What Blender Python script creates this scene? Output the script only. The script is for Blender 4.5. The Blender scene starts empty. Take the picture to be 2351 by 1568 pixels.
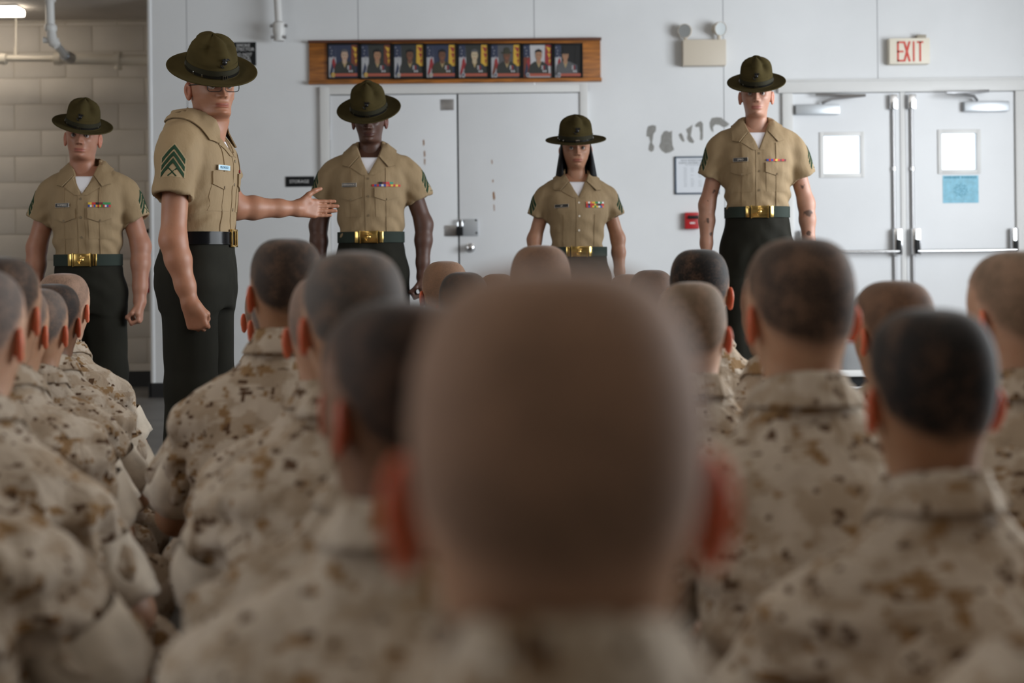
import bpy, math, random
import numpy as np
from mathutils import Vector, Matrix
from mathutils.bvhtree import BVHTree

scene = bpy.context.scene
COL = scene.collection
PI = math.pi
random.seed(7)

# ------------------------------------------------------------------ camera
CAM_Z, FPX, CX, HY = 0.95, 3265.0, 1175.5, 600.0     # height, focal length in px, centre column, horizon row
ROLL = math.radians(0.6)
cam_d = bpy.data.cameras.new('camera')
cam = bpy.data.objects.new('camera', cam_d); COL.objects.link(cam)
cam_d.sensor_fit = 'HORIZONTAL'; cam_d.sensor_width = 36.0
cam_d.lens = FPX * 36.0 / 2351.0
cam_d.shift_y = (HY - 784.0) / 2351.0
cam.location = (0, 0, CAM_Z)
cam.rotation_mode = 'QUATERNION'
cam.rotation_quaternion = (Matrix.Rotation(PI/2, 4, 'X') @ Matrix.Rotation(-ROLL, 4, 'Z')).to_quaternion()
cam_d.clip_start = 0.05
cam_d.dof.use_dof = True
cam_d.dof.focus_distance = 5.5
cam_d.dof.aperture_fstop = 2.3
scene.camera = cam

# ------------------------------------------------------------------ world, daylight, exposure
world = bpy.data.worlds.new('world'); scene.world = world
world.use_nodes = True
bg = world.node_tree.nodes['Background']
bg.inputs[0].default_value = (0.86, 0.93, 1.0, 1); bg.inputs[1].default_value = 2.2
scene.view_settings.view_transform = 'Standard'
scene.view_settings.look = 'None'
scene.view_settings.exposure = 0.0
scene.view_settings.gamma = 1.0
scene.view_settings.use_curve_mapping = False

def area_light(name, loc, rot, sx, sy, power, color):
    d = bpy.data.lights.new(name, 'AREA'); d.shape = 'RECTANGLE'; d.size = sx; d.size_y = sy
    d.energy = power; d.color = color
    o = bpy.data.objects.new(name, d); COL.objects.link(o); o.location = loc; o.rotation_euler = rot
    return o
# daylight entering through the row of windows in the right wall, the two windows of the left wall
area_light('daylight_window_right', (4.72, 5.4, 1.78), (0, PI/2, 0), 1.7, 4.8, 335, (0.91, 0.96, 1.0))
area_light('daylight_window_left', (-4.72, 2.2, 1.85), (0, -PI/2, 0), 1.5, 4.4, 30, (1.0, 0.97, 0.94))

def P(px, py, d):
    """world point seen at photo pixel (px, py) at distance d along the view axis"""
    u, v = (px - CX), (HY - py)
    c, s = math.cos(ROLL), math.sin(ROLL)
    return Vector(((u*c - v*s*-1) / FPX * d, d, CAM_Z + (v*c - u*s) / FPX * d))

# ------------------------------------------------------------------ materials
class NT:
    def __init__(s, name):
        s.m = bpy.data.materials.new(name); s.m.use_nodes = True
        s.t = s.m.node_tree; s.b = s.t.nodes['Principled BSDF']
    def n(s, typ, **kw):
        nd = s.t.nodes.new(typ)
        for k, v in kw.items():
            if k.startswith('i'):
                key = k[1:]
                nd.inputs[int(key) if key.isdigit() else key].default_value = v
            else: setattr(nd, k, v)
        return nd
    def l(s, a, b): s.t.links.new(a, b)
    def mix(s, fac, a, b):
        nd = s.t.nodes.new('ShaderNodeMix'); nd.data_type = 'RGBA'
        for sock, val in ((nd.inputs['Factor'], fac), (nd.inputs['A'], a), (nd.inputs['B'], b)):
            pass
        ins = [i for i in nd.inputs]
        fi, ai, bi = ins[0], ins[6], ins[7]
        for sock, val in ((fi, fac), (ai, a), (bi, b)):
            if isinstance(val, (int, float)): sock.default_value = val
            elif isinstance(val, tuple): sock.default_value = val if len(val) == 4 else (*val, 1)
            else: s.l(val, sock)
        return nd.outputs[2]
    def math(s, op, a, b=0.0, clamp=False):
        nd = s.t.nodes.new('ShaderNodeMath'); nd.operation = op; nd.use_clamp = clamp
        for i, val in ((0, a), (1, b)):
            if isinstance(val, (int, float)): nd.inputs[i].default_value = val
            else: s.l(val, nd.inputs[i])
        return nd.outputs[0]
    def ramp(s, fac, lo, hi):
        nd = s.t.nodes.new('ShaderNodeMapRange'); nd.interpolation_type = 'SMOOTHSTEP'
        s.l(fac, nd.inputs[0]); nd.inputs[1].default_value = lo; nd.inputs[2].default_value = hi
        return nd.outputs[0]

MATS = {}
def mat(name, col, rough=0.6, metal=0.0, spec=0.5, noise=None, bump=None, emit=None, coat=0.0, sheen=0.0, stretch=None):
    if name in MATS: return MATS[name]
    t = NT(name); b = t.b
    b.inputs['Base Color'].default_value = (*col, 1); b.inputs['Roughness'].default_value = rough
    b.inputs['Metallic'].default_value = metal; b.inputs['Specular IOR Level'].default_value = spec
    b.inputs['Coat Weight'].default_value = coat; b.inputs['Sheen Weight'].default_value = sheen
    tc = t.n('ShaderNodeTexCoord') if (noise or bump) else None
    vec = tc.outputs['Object'] if tc else None
    if stretch:
        mp = t.n('ShaderNodeMapping'); mp.inputs['Scale'].default_value = stretch
        t.l(vec, mp.inputs[0]); vec = mp.outputs[0]
    if noise:
        sc, amt = noise
        nz = t.n('ShaderNodeTexNoise'); nz.inputs['Scale'].default_value = sc; nz.inputs['Detail'].default_value = 4
        t.l(vec, nz.inputs[0])
        f = t.ramp(nz.outputs[0], 0.3, 0.7)
        dark = tuple(c*(1-amt) for c in col); light = tuple(min(1, c*(1+amt*0.6)) for c in col)
        t.l(t.mix(f, dark, light), b.inputs['Base Color'])
    if bump:
        sc, st, dist = bump
        nz = t.n('ShaderNodeTexNoise'); nz.inputs['Scale'].default_value = sc; nz.inputs['Detail'].default_value = 5
        t.l(vec, nz.inputs[0])
        bp = t.n('ShaderNodeBump'); bp.inputs['Strength'].default_value = st; bp.inputs['Distance'].default_value = dist
        t.l(nz.outputs[0], bp.inputs['Height']); t.l(bp.outputs[0], b.inputs['Normal'])
    if emit:
        b.inputs['Emission Color'].default_value = (*emit[0], 1); b.inputs['Emission Strength'].default_value = emit[1]
    MATS[name] = t.m
    return t.m

def skin_mat(name, tone, ear=(0.85, 0.13, 0.05), lip=None):
    """mask attribute: R ear (redness with backlit glow painted in), G lip, B dark (brows, iris, tattoo ink, painted shade at mouth, nostrils, lashes), A white of the eye"""
    t = NT(name); b = t.b
    at = t.n('ShaderNodeAttribute', attribute_name='mask')
    sp = t.n('ShaderNodeSeparateColor'); t.l(at.outputs['Color'], sp.inputs[0])
    tc = t.n('ShaderNodeTexCoord')
    nz = t.n('ShaderNodeTexNoise'); nz.inputs['Scale'].default_value = 22; nz.inputs['Detail'].default_value = 3
    t.l(tc.outputs['Object'], nz.inputs[0])
    lip = lip or tuple(c*f for c, f in zip(tone, (0.85, 0.55, 0.6)))
    c = t.mix(t.ramp(nz.outputs[0], 0.3, 0.7), tuple(x*f for x, f in zip(tone, (0.92, 0.84, 0.80))), tone)
    c = t.mix(sp.outputs[0], c, tuple((0.5*e + 0.5*x)*min(1, .35+2.2*tone[0]) for e, x in zip(ear, tone)))  # redder ears; their backlit glow is put into the colour
    c = t.mix(sp.outputs[1], c, lip)
    c = t.mix(at.outputs['Alpha'], c, (0.34, 0.30, 0.28))
    c = t.mix(sp.outputs[2], c, (0.012, 0.009, 0.008))
    t.l(c, b.inputs['Base Color'])
    b.inputs['Roughness'].default_value = 0.48
    b.inputs['Specular IOR Level'].default_value = 0.4
    t.l(t.math('MULTIPLY_ADD', sp.outputs[0], 0.6), b.inputs['Subsurface Weight']); t.t.nodes[-1].inputs[2].default_value = 0.1
    b.inputs['Subsurface Radius'].default_value = (1.0, 0.25, 0.12)
    b.inputs['Subsurface Scale'].default_value = 0.012
    nb = t.n('ShaderNodeTexNoise'); nb.inputs['Scale'].default_value = 260
    t.l(tc.outputs['Object'], nb.inputs[0])
    bp = t.n('ShaderNodeBump'); bp.inputs['Strength'].default_value = 0.15; bp.inputs['Distance'].default_value = 0.001
    t.l(nb.outputs[0], bp.inputs['Height']); t.l(bp.outputs[0], b.inputs['Normal'])
    return t.m

def hair_mat(name, hair, tone, dens):
    """clipped stubble: scalp shows through where the cut is shorter (attribute dens) and in cloudy patches"""
    t = NT(name); b = t.b
    at = t.n('ShaderNodeAttribute', attribute_name='dens')
    tc = t.n('ShaderNodeTexCoord'); oi = t.n('ShaderNodeObjectInfo')
    ad = t.n('ShaderNodeVectorMath', operation='ADD'); t.l(tc.outputs['Object'], ad.inputs[0])
    mu = t.n('ShaderNodeMath', operation='MULTIPLY'); t.l(oi.outputs['Random'], mu.inputs[0]); mu.inputs[1].default_value = 9
    t.l(mu.outputs[0], ad.inputs[1])
    big = t.n('ShaderNodeTexNoise'); big.inputs['Scale'].default_value = 24; big.inputs['Detail'].default_value = 3
    fin = t.n('ShaderNodeTexNoise'); fin.inputs['Scale'].default_value = 380; fin.inputs['Detail'].default_value = 2
    t.l(ad.outputs[0], big.inputs[0]); t.l(ad.outputs[0], fin.inputs[0])
    f1 = t.ramp(big.outputs[0], 0.30, 0.66); f2 = t.ramp(fin.outputs[0], 0.35, 0.65)
    k = t.math('MULTIPLY_ADD', f1, 0.24)
    t.t.nodes[-1].inputs[2].default_value = 0.70
    k2 = t.math('MULTIPLY_ADD', f2, 0.3); t.t.nodes[-1].inputs[2].default_value = 0.78
    k = t.math('MULTIPLY', k, k2)
    k = t.math('MULTIPLY', k, at.outputs['Fac'])
    k = t.math('MULTIPLY', k, dens*1.3, clamp=True)
    scalp = tuple(x*f for x, f in zip(tone, (0.92, 0.90, 0.92)))
    t.l(t.mix(k, scalp, hair), b.inputs['Base Color'])
    b.inputs['Roughness'].default_value = 0.75; b.inputs['Specular IOR Level'].default_value = 0.25
    b.inputs['Sheen Weight'].default_value = 0.15; b.inputs['Sheen Roughness'].default_value = 0.4
    bp = t.n('ShaderNodeBump'); bp.inputs['Strength'].default_value = 0.3; bp.inputs['Distance'].default_value = 0.0015
    t.l(fin.outputs[0], bp.inputs['Height']); t.l(bp.outputs[0], b.inputs['Normal'])
    return t.m

def camo_mat():
    t = NT('desert_camouflage'); b = t.b
    tc = t.n('ShaderNodeTexCoord'); oi = t.n('ShaderNodeObjectInfo')
    mu = t.n('ShaderNodeMath', operation='MULTIPLY'); t.l(oi.outputs['Random'], mu.inputs[0]); mu.inputs[1].default_value = 7
    ad = t.n('ShaderNodeVectorMath', operation='ADD'); t.l(tc.outputs['Object'], ad.inputs[0]); t.l(mu.outputs[0], ad.inputs[1])
    sn = t.n('ShaderNodeVectorMath', operation='SNAP'); t.l(ad.outputs[0], sn.inputs[0]); sn.inputs[1].default_value = (0.008, 0.008, 0.007)
    def layer(scale, lo, hi, off):
        mp = t.n('ShaderNodeMapping'); t.l(sn.outputs[0], mp.inputs[0])
        mp.inputs['Scale'].default_value = (1, 1, 1.55); mp.inputs['Location'].default_value = (off, off*1.7, off*0.3)
        nz = t.n('ShaderNodeTexNoise'); nz.inputs['Scale'].default_value = scale; nz.inputs['Detail'].default_value = 2.5
        t.l(mp.outputs[0], nz.inputs[0])
        return t.ramp(nz.outputs[0], lo, hi)
    c = t.mix(layer(15, 0.45, 0.52, 0), (0.36, 0.285, 0.212), (0.475, 0.405, 0.33))
    c = t.mix(layer(21, 0.60, 0.625, 3), c, (0.25, 0.155, 0.078))
    c = t.mix(layer(30, 0.63, 0.645, 7), c, (0.085, 0.046, 0.024))
    t.l(c, b.inputs['Base Color'])
    b.inputs['Roughness'].default_value = 0.9; b.inputs['Specular IOR Level'].default_value = 0.15
    mp = t.n('ShaderNodeMapping'); t.l(ad.outputs[0], mp.inputs[0]); mp.inputs['Scale'].default_value = (1.6, 1.6, 0.7)
    nz = t.n('ShaderNodeTexNoise'); nz.inputs['Scale'].default_value = 16; nz.inputs['Detail'].default_value = 4; nz.inputs['Distortion'].default_value = 0.6
    t.l(mp.outputs[0], nz.inputs[0])
    bp = t.n('ShaderNodeBump'); bp.inputs['Strength'].default_value = 0.55; bp.inputs['Distance'].default_value = 0.02
    t.l(nz.outputs[0], bp.inputs['Height']); t.l(bp.outputs[0], b.inputs['Normal'])
    return t.m

# ------------------------------------------------------------------ mesh helpers
def mesh_np(name, V, faces, smooth=True):
    """faces: list of (m,3) / (m,4) int arrays"""
    V = np.asarray(V, np.float32)
    fs = [np.asarray(f, np.int32) for f in faces if len(f)]
    me = bpy.data.meshes.new(name)
    nl = sum(f.size for f in fs); nf = sum(len(f) for f in fs)
    me.vertices.add(len(V)); me.loops.add(nl); me.polygons.add(nf)
    me.vertices.foreach_set('co', V.ravel())
    me.loops.foreach_set('vertex_index', np.concatenate([f.ravel() for f in fs]))
    tot = np.concatenate([np.full(len(f), f.shape[1], np.int32) for f in fs])
    st = np.concatenate([[0], np.cumsum(tot)[:-1]]).astype(np.int32)
    me.polygons.foreach_set('loop_start', st); me.polygons.foreach_set('loop_total', tot)
    me.polygons.foreach_set('use_smooth', np.full(nf, smooth))
    me.update(calc_edges=True); me.validate()
    return me

class MB:
    """collects vertices / faces with a material index for one mesh"""
    def __init__(s): s.v = []; s.f = []; s.m = []
    def add(s, verts, faces, mi=0):
        o = len(s.v); s.v += [tuple(p) for p in verts]
        s.f += [tuple(i + o for i in f) for f in faces]; s.m += [mi]*len(faces)
    def box(s, x0, x1, y0, y1, z0, z1, mi=0, c=0.0):
        if c <= 0:
            v = [(x, y, z) for x in (x0, x1) for y in (y0, y1) for z in (z0, z1)]
            s.add(v, [(0, 1, 3, 2), (4, 6, 7, 5), (0, 4, 5, 1), (2, 3, 7, 6), (0, 2, 6, 4), (1, 5, 7, 3)], mi)
            return
        import bmesh
        bm = bmesh.new(); bmesh.ops.create_cube(bm, size=1)
        for q in bm.verts:
            q.co = Vector(((x0+x1)/2 + q.co.x*(x1-x0), (y0+y1)/2 + q.co.y*(y1-y0), (z0+z1)/2 + q.co.z*(z1-z0)))
        bmesh.ops.bevel(bm, geom=bm.edges[:], offset=c, segments=2, affect='EDGES', profile=0.6)
        bm.verts.index_update()
        s.add([q.co[:] for q in bm.verts], [[q.index for q in f.verts] for f in bm.faces], mi); bm.free()
    def prism(s, pts, y0, y1, mi=0):
        """outline in x,z extruded between y0 (front) and y1"""
        n = len(pts)
        v = [(x, y0, z) for x, z in pts] + [(x, y1, z) for x, z in pts]
        f = [tuple(range(n)), tuple(range(2*n-1, n-1, -1))] + [(i, i+n, (i+1) % n + n, (i+1) % n) for i in range(n)]
        s.add(v, f, mi)
    def tube(s, path, r, seg=14, mi=0, caps=True):
        path = [Vector(p) for p in path]; n = len(path)
        rr = r if isinstance(r, (list, tuple)) else [r]*n
        v = []; f = []
        up = Vector((0.13, 0.31, 0.94))
        for i, p in enumerate(path):
            d = (path[min(i+1, n-1)] - path[max(i-1, 0)]).normalized()
            a = d.cross(up)
            if a.length < 0.05: a = d.cross(Vector((1, 0, 0)))
            a.normalize(); b = d.cross(a)
            for k in range(seg):
                t = 2*PI*k/seg; v.append(p + (a*math.cos(t) + b*math.sin(t))*rr[i])
        for i in range(n-1):
            for k in range(seg):
                f.append((i*seg+k, i*seg+(k+1) % seg, (i+1)*seg+(k+1) % seg, (i+1)*seg+k))
        if caps:
            f.append(tuple(range(seg-1, -1, -1))); f.append(tuple((n-1)*seg+k for k in range(seg)))
        s.add(v, f, mi)
    def lathe(s, prof, M=None, seg=24, mi=0):
        """profile of (r, h) turned about local z, placed by matrix M"""
        M = M or Matrix.Identity(4); v = []; f = []; n = len(prof)
        for r, h in prof:
            for k in range(seg):
                t = 2*PI*k/seg; v.append(M @ Vector((r*math.cos(t), r*math.sin(t), h)))
        for i in range(n-1):
            for k in range(seg):
                f.append((i*seg+k, i*seg+(k+1) % seg, (i+1)*seg+(k+1) % seg, (i+1)*seg+k))
        f.append(tuple(range(seg-1, -1, -1))); f.append(tuple((n-1)*seg+k for k in range(seg)))
        s.add(v, f, mi)
    def build(s, name, mats, parent=None, smooth=False):
        me = bpy.data.meshes.new(name); me.from_pydata(s.v, [], s.f); me.update()
        o = bpy.data.objects.new(name, me); COL.objects.link(o)
        for m in (mats if isinstance(mats, (list, tuple)) else [mats]): me.materials.append(m)
        if len(me.materials) > 1:
            me.polygons.foreach_set('material_index', s.m)
        if smooth:
            me.polygons.foreach_set('use_smooth', [True]*len(me.polygons))
            me.set_sharp_from_angle(angle=math.radians(38))
        if parent: o.parent = parent
        return o

def link(name, me, m=None, parent=None):
    o = bpy.data.objects.new(name, me); COL.objects.link(o)
    if m is not None and len(me.materials) == 0: me.materials.append(m)
    if parent: o.parent = parent
    return o
def tag(o, label=None, cat=None, group=None, kind=None):
    if label: o['label'] = label
    if cat: o['category'] = cat
    if group: o['group'] = group
    if kind: o['kind'] = kind
    return o
def empty(name, loc=(0, 0, 0), rz=0.0, s=1.0):
    o = bpy.data.objects.new(name, None); COL.objects.link(o)
    o.location = loc; o.rotation_euler = (0, 0, rz); o.scale = (s, s, s); o.empty_display_size = 0.1
    return o
def box(name, x0, x1, y0, y1, z0, z1, m, parent=None, c=0.0):
    b = MB(); b.box(x0, x1, y0, y1, z0, z1, 0, c); return b.build(name, m, parent, smooth=c > 0)

FONT = {}
def text_mesh(txt, size, sx=1.0):
    """flat lettering as a mesh in the x,z plane, centred; faces -y"""
    cu = bpy.data.curves.new('lettering', 'FONT'); cu.body = txt; cu.size = size
    cu.align_x = 'CENTER'; cu.align_y = 'CENTER'; cu.extrude = 0.0004; cu.resolution_u = 3
    o = bpy.data.objects.new('tmp', cu); COL.objects.link(o)
    dg = bpy.context.evaluated_depsgraph_get()
    me = bpy.data.meshes.new_from_object(o.evaluated_get(dg))
    bpy.data.objects.remove(o); bpy.data.curves.remove(cu)
    me.transform(Matrix.Diagonal((sx, 1, 1, 1))); me.transform(Matrix.Rotation(PI/2, 4, 'X'))
    me.materials.clear(); me.name = 'lettering'
    return me
def text(name, txt, size, x, y, z, m, parent, sx=1.0):
    o = link(name, text_mesh(txt, size, sx), m, parent); o.location = (x, y, z); return o

# ------------------------------------------------------------------ numpy noise
def vnoise(p, seed=0):
    p = np.asarray(p, np.float64); i = np.floor(p).astype(np.int64); f = p - i
    u = f*f*(3-2*f)
    def h(a, b, c):
        n = (a*374761393 + b*668265263 + c*2147483647 + seed*974711) & 0xffffffff
        n = ((n ^ (n >> 13))*1274126177) & 0xffffffff
        return ((n ^ (n >> 16)) & 0xffff)/65535.0
    r = 0
    for dx in (0, 1):
        wx = u[:, 0] if dx else 1-u[:, 0]
        for dy in (0, 1):
            wy = u[:, 1] if dy else 1-u[:, 1]
            for dz in (0, 1):
                wz = u[:, 2] if dz else 1-u[:, 2]
                r = r + wx*wy*wz*h(i[:, 0]+dx, i[:, 1]+dy, i[:, 2]+dz)
    return r*2-1
def sstep(a, b, x):
    t = np.clip((x-a)/(b-a), 0, 1); return t*t*(3-2*t)

# ------------------------------------------------------------------ distance fields -> one continuous surface
class Field:
    def __init__(s, lo, hi, c):
        s.lo = np.array(lo, float); s.c = c
        s.n = (np.ceil((np.array(hi, float)-s.lo)/c)).astype(int)+1
        s.F = np.full(tuple(s.n), 0.5, np.float32)
    def grid(s, lo, hi):
        a = np.clip(np.floor((np.array(lo)-s.lo)/s.c).astype(int), 0, s.n); b = np.clip(np.ceil((np.array(hi)-s.lo)/s.c).astype(int)+1, 0, s.n)
        sl = tuple(slice(i, j) for i, j in zip(a, b))
        ax = [(s.lo[k] + np.arange(a[k], b[k])*s.c).astype(np.float32) for k in range(3)]
        return sl, ax[0][:, None, None], ax[1][None, :, None], ax[2][None, None, :]
    def put(s, sl, d, k, op):
        F = s.F[sl]
        if F.size == 0: return
        if op == 'u':
            if k > 0:
                h = np.maximum(k-np.abs(F-d), 0)/k; s.F[sl] = np.minimum(F, d)-h*h*k*0.25
            else: s.F[sl] = np.minimum(F, d)
        else:
            d = -d
            if k > 0:
                h = np.maximum(k-np.abs(F-d), 0)/k; s.F[sl] = np.maximum(F, d)+h*h*k*0.25
            else: s.F[sl] = np.maximum(F, d)
    def cone(s, a, b, ra, rb, k=0.02, op='u'):
        a = np.array(a, float); b = np.array(b, float); m = max(ra, rb)+k+3*s.c
        sl, X, Y, Z = s.grid(np.minimum(a, b)-m, np.maximum(a, b)+m)
        ba = b-a; bb = max(ba@ba, 1e-9)
        t = np.clip(((X-a[0])*ba[0]+(Y-a[1])*ba[1]+(Z-a[2])*ba[2])/bb, 0, 1)
        d = np.sqrt((X-a[0]-t*ba[0])**2+(Y-a[1]-t*ba[1])**2+(Z-a[2]-t*ba[2])**2)-(ra+(rb-ra)*t)
        s.put(sl, d.astype(np.float32), k, op)
    def ell(s, c, r, k=0.02, op='u', R=None):
        c = np.array(c, float); r = np.array(r, float); m = r.max()+k+3*s.c
        sl, X, Y, Z = s.grid(c-m, c+m)
        x, y, z = X-c[0], Y-c[1], Z-c[2]
        if R is not None:
            R = np.array(R)
            x, y, z = (R[0, 0]*x+R[1, 0]*y+R[2, 0]*z, R[0, 1]*x+R[1, 1]*y+R[2, 1]*z, R[0, 2]*x+R[1, 2]*y+R[2, 2]*z)
        k0 = np.sqrt((x/r[0])**2+(y/r[1])**2+(z/r[2])**2); k1 = np.sqrt((x/r[0]**2)**2+(y/r[1]**2)**2+(z/r[2]**2)**2)
        d = np.where(k1 > 1e-6, k0*(k0-1)/np.maximum(k1, 1e-6), -r.min())
        s.put(sl, d.astype(np.float32), k, op)
    def stack(s, T, k=0.0, grow=0.0, p=2.3, z0=None, z1=None):
        """torso-like column: rows (z, half width, half depth, centre y)"""
        T = np.array(T); zs = T[:, 0]; z0 = zs[0] if z0 is None else z0; z1 = zs[-1] if z1 is None else z1
        m = T[:, 1:3].max()+k+0.05
        sl, X, Y, Z = s.grid((-m, -m+T[:, 3].min(), z0-0.06), (m, m+T[:, 3].max(), z1+0.06))
        zz = Z.ravel()
        def sm(col):
            zf = np.linspace(zs[0], zs[-1], 200); v = np.interp(zf, zs, T[:, col])
            kx = np.exp(-np.linspace(-2, 2, 17)**2); kx /= kx.sum()
            v = np.convolve(np.pad(v, 8, mode='edge'), kx, 'valid'); return np.interp(zz, zf, v)
        a = (sm(1)+grow)[None, None, :]; b = (sm(2)+grow)[None, None, :]; yc = sm(3)[None, None, :]
        q = (np.abs(X/a)**p+np.abs((Y-yc)/b)**p)**(1/p)
        d = (q-1)*np.minimum(a, b)
        d = np.maximum(d, np.maximum(z0-Z, Z-z1))
        s.put(sl, d.astype(np.float32), k, 'u')
    def carve(s, fn, lo, hi):
        sl, X, Y, Z = s.grid(lo, hi)
        s.F[sl] = np.maximum(s.F[sl], -fn(X, Y, Z).astype(np.float32))
    def mesh(s):
        F = s.F; S = F < 0
        nx, ny, nz = F.shape
        cs = np.zeros((nx-1, ny-1, nz-1), np.int8)
        for dx in (0, 1):
            for dy in (0, 1):
                for dz in (0, 1):
                    cs += S[dx:nx-1+dx, dy:ny-1+dy, dz:nz-1+dz]
        act = (cs > 0) & (cs < 8)
        idx = np.full(act.shape, -1, np.int32); I = np.argwhere(act)
        idx[act] = np.arange(len(I))
        acc = np.zeros((len(I), 3)); cnt = np.zeros(len(I))
        C = [(a, b, c) for a in (0, 1) for b in (0, 1) for c in (0, 1)]
        for a in C:
            for ax in range(3):
                if a[ax]: continue
                b = list(a); b[ax] = 1
                fa = F[I[:, 0]+a[0], I[:, 1]+a[1], I[:, 2]+a[2]]; fb = F[I[:, 0]+b[0], I[:, 1]+b[1], I[:, 2]+b[2]]
                cr = (fa < 0) != (fb < 0)
                t = np.where(cr, fa/np.where(cr, fa-fb, 1), 0)
                p = np.tile(np.array(a, float), (len(I), 1)); p[:, ax] += t
                acc[cr] += p[cr]; cnt += cr
        V = (I+acc/cnt[:, None])*s.c+s.lo
        quads = []
        for ax in range(3):
            sl0 = [slice(None)]*3; sl1 = [slice(None)]*3
            sl0[ax] = slice(0, -1); sl1[ax] = slice(1, None)
            A, B = S[tuple(sl0)], S[tuple(sl1)]
            o1, o2 = [(1, 2), (2, 0), (0, 1)][ax]
            E = np.argwhere(A != B)
            E = E[(E[:, o1] > 0) & (E[:, o2] > 0) & (E[:, o1] < F.shape[o1]-1) & (E[:, o2] < F.shape[o2]-1)]
            def g(d1, d2):
                e = E.copy(); e[:, o1] -= d1; e[:, o2] -= d2; return idx[e[:, 0], e[:, 1], e[:, 2]]
            q = np.stack([g(1, 1), g(0, 1), g(0, 0), g(1, 0)], 1)
            fl = A[E[:, 0], E[:, 1], E[:, 2]]
            q[~fl] = q[~fl][:, ::-1]
            quads.append(q)
        return V, np.concatenate(quads)

def vnormals(V, Q):
    N = np.zeros_like(V)
    a, b, c = V[Q[:, 0]], V[Q[:, 1]], V[Q[:, 2]]
    n = np.cross(c-a, V[Q[:, -1]]-b) if Q.shape[1] == 4 else np.cross(b-a, c-a)
    for k in range(Q.shape[1]): np.add.at(N, Q[:, k], n)
    return N/np.maximum(np.linalg.norm(N, axis=1, keepdims=True), 1e-9)
def relax(V, Q, it=1, lam=0.5):
    for _ in range(it):
        A = np.zeros_like(V); c = np.zeros(len(V)); n = Q.shape[1]
        for k in range(n):
            np.add.at(A, Q[:, k], V[Q[:, (k+1) % n]]); np.add.at(c, Q[:, k], 1)
        V = V*(1-lam)+A/np.maximum(c, 1)[:, None]*lam
    return V
def bvh_of(V, Q): return BVHTree.FromPolygons([Vector(v) for v in V.tolist()], Q.tolist())
# ------------------------------------------------------------------ room materials
M_WALL = mat('white_painted_wall', (0.76, 0.775, 0.79), 0.5, noise=(1.3, 0.05), bump=(60, 0.08, 0.004))
M_BLOCK = mat('cream_painted_block', (0.58, 0.53, 0.47), 0.6, noise=(3, 0.06), bump=(45, 0.2, 0.004))
M_MORTAR = mat('painted_joint', (0.50, 0.45, 0.38), 0.8)
M_CEIL = mat('ceiling_plaster', (0.44, 0.40, 0.36), 0.85, noise=(4, 0.05))
M_FLOOR = mat('grey_concrete_floor', (0.15, 0.145, 0.14), 0.5, noise=(2.5, 0.2), bump=(30, 0.1, 0.003))
M_BASE = mat('black_rubber_base', (0.012, 0.012, 0.013), 0.5)
M_DOOR = mat('white_enamel_door', (0.75, 0.765, 0.785), 0.38, noise=(2, 0.03))
M_FRAME = mat('white_door_frame', (0.72, 0.72, 0.71), 0.42, noise=(3, 0.03))
M_CHROME = mat('chrome', (0.72, 0.73, 0.75), 0.16, 1.0)
M_STEEL = mat('brushed_steel', (0.45, 0.45, 0.46), 0.35, 1.0)
M_ALU = mat('painted_aluminium', (0.50, 0.53, 0.56), 0.35, 0.5)
M_DARKGAP = mat('dark_gap', (0.02, 0.02, 0.02), 0.9)
M_PIPEW = mat('white_pipe', (0.70, 0.70, 0.69), 0.4)
M_PIPEC = mat('cream_pipe', (0.60, 0.54, 0.45), 0.45)
M_WOOD = mat('varnished_board', (0.36, 0.125, 0.018), 0.42, noise=(6, 0.4), stretch=(1, 1, 9))
M_WOODD = mat('dark_wood_edge', (0.10, 0.028, 0.010), 0.4)
M_BLACKP = mat('black_plastic', (0.010, 0.011, 0.012), 0.5, spec=.2)
M_WHITEP = mat('white_print', (0.72, 0.72, 0.72), 0.6)
M_GREYP = mat('grey_print', (0.32, 0.34, 0.37), 0.7)
M_PAPER = mat('white_paper', (0.70, 0.73, 0.78), 0.6)
M_BLUEP = mat('blue_paper', (0.28, 0.60, 0.76), 0.6, noise=(30, 0.12))
M_BLUEI = mat('dark_blue_ink', (0.06, 0.26, 0.38), 0.7)
M_BLUEB = mat('blue_ink_band', (0.12, 0.42, 0.60), 0.7)
M_BEIGE = mat('beige_housing', (0.62, 0.55, 0.45), 0.5)
M_IVORY = mat('ivory_sign', (0.80, 0.74, 0.62), 0.5)
M_RED = mat('red_enamel', (0.42, 0.012, 0.016), 0.35)
M_EXITRED = mat('exit_red', (0.62, 0.045, 0.022), 0.5)
M_PEEL = mat('bare_grey_plaster', (0.27, 0.265, 0.25), 0.9, noise=(40, 0.12))
M_RUST = mat('rust_scrape', (0.30, 0.15, 0.07), 0.9)
M_GREYBIN = mat('grey_plastic', (0.22, 0.225, 0.23), 0.55)
M_GLASSP = None
t = NT('door_glass'); t.b.inputs['Base Color'].default_value = (.95, .98, 1, 1); t.b.inputs['Roughness'].default_value = .05
t.b.inputs['Transmission Weight'].default_value = 1.0; t.b.inputs['IOR'].default_value = 1.02; M_GLASSP = t.m
M_TUBE = mat('lamp_diffuser', (0.9, 0.85, 0.7), 0.4, emit=((1.0, 0.90, 0.76), 8.5))
M_LAMPGLASS = mat('lamp_reflector', (0.22, 0.23, 0.23), 0.3, 0.9)

YW = 10.2; SW = FPX/YW; YA = 11.1; CZ = 2.93
XL, XR, YB = -4.8, 4.8, -4.0
def W(px, py, d=YW):
    p = P(px, py, d); return p.x, p.z

def struct(o): o['kind'] = 'structure'; return o
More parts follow.
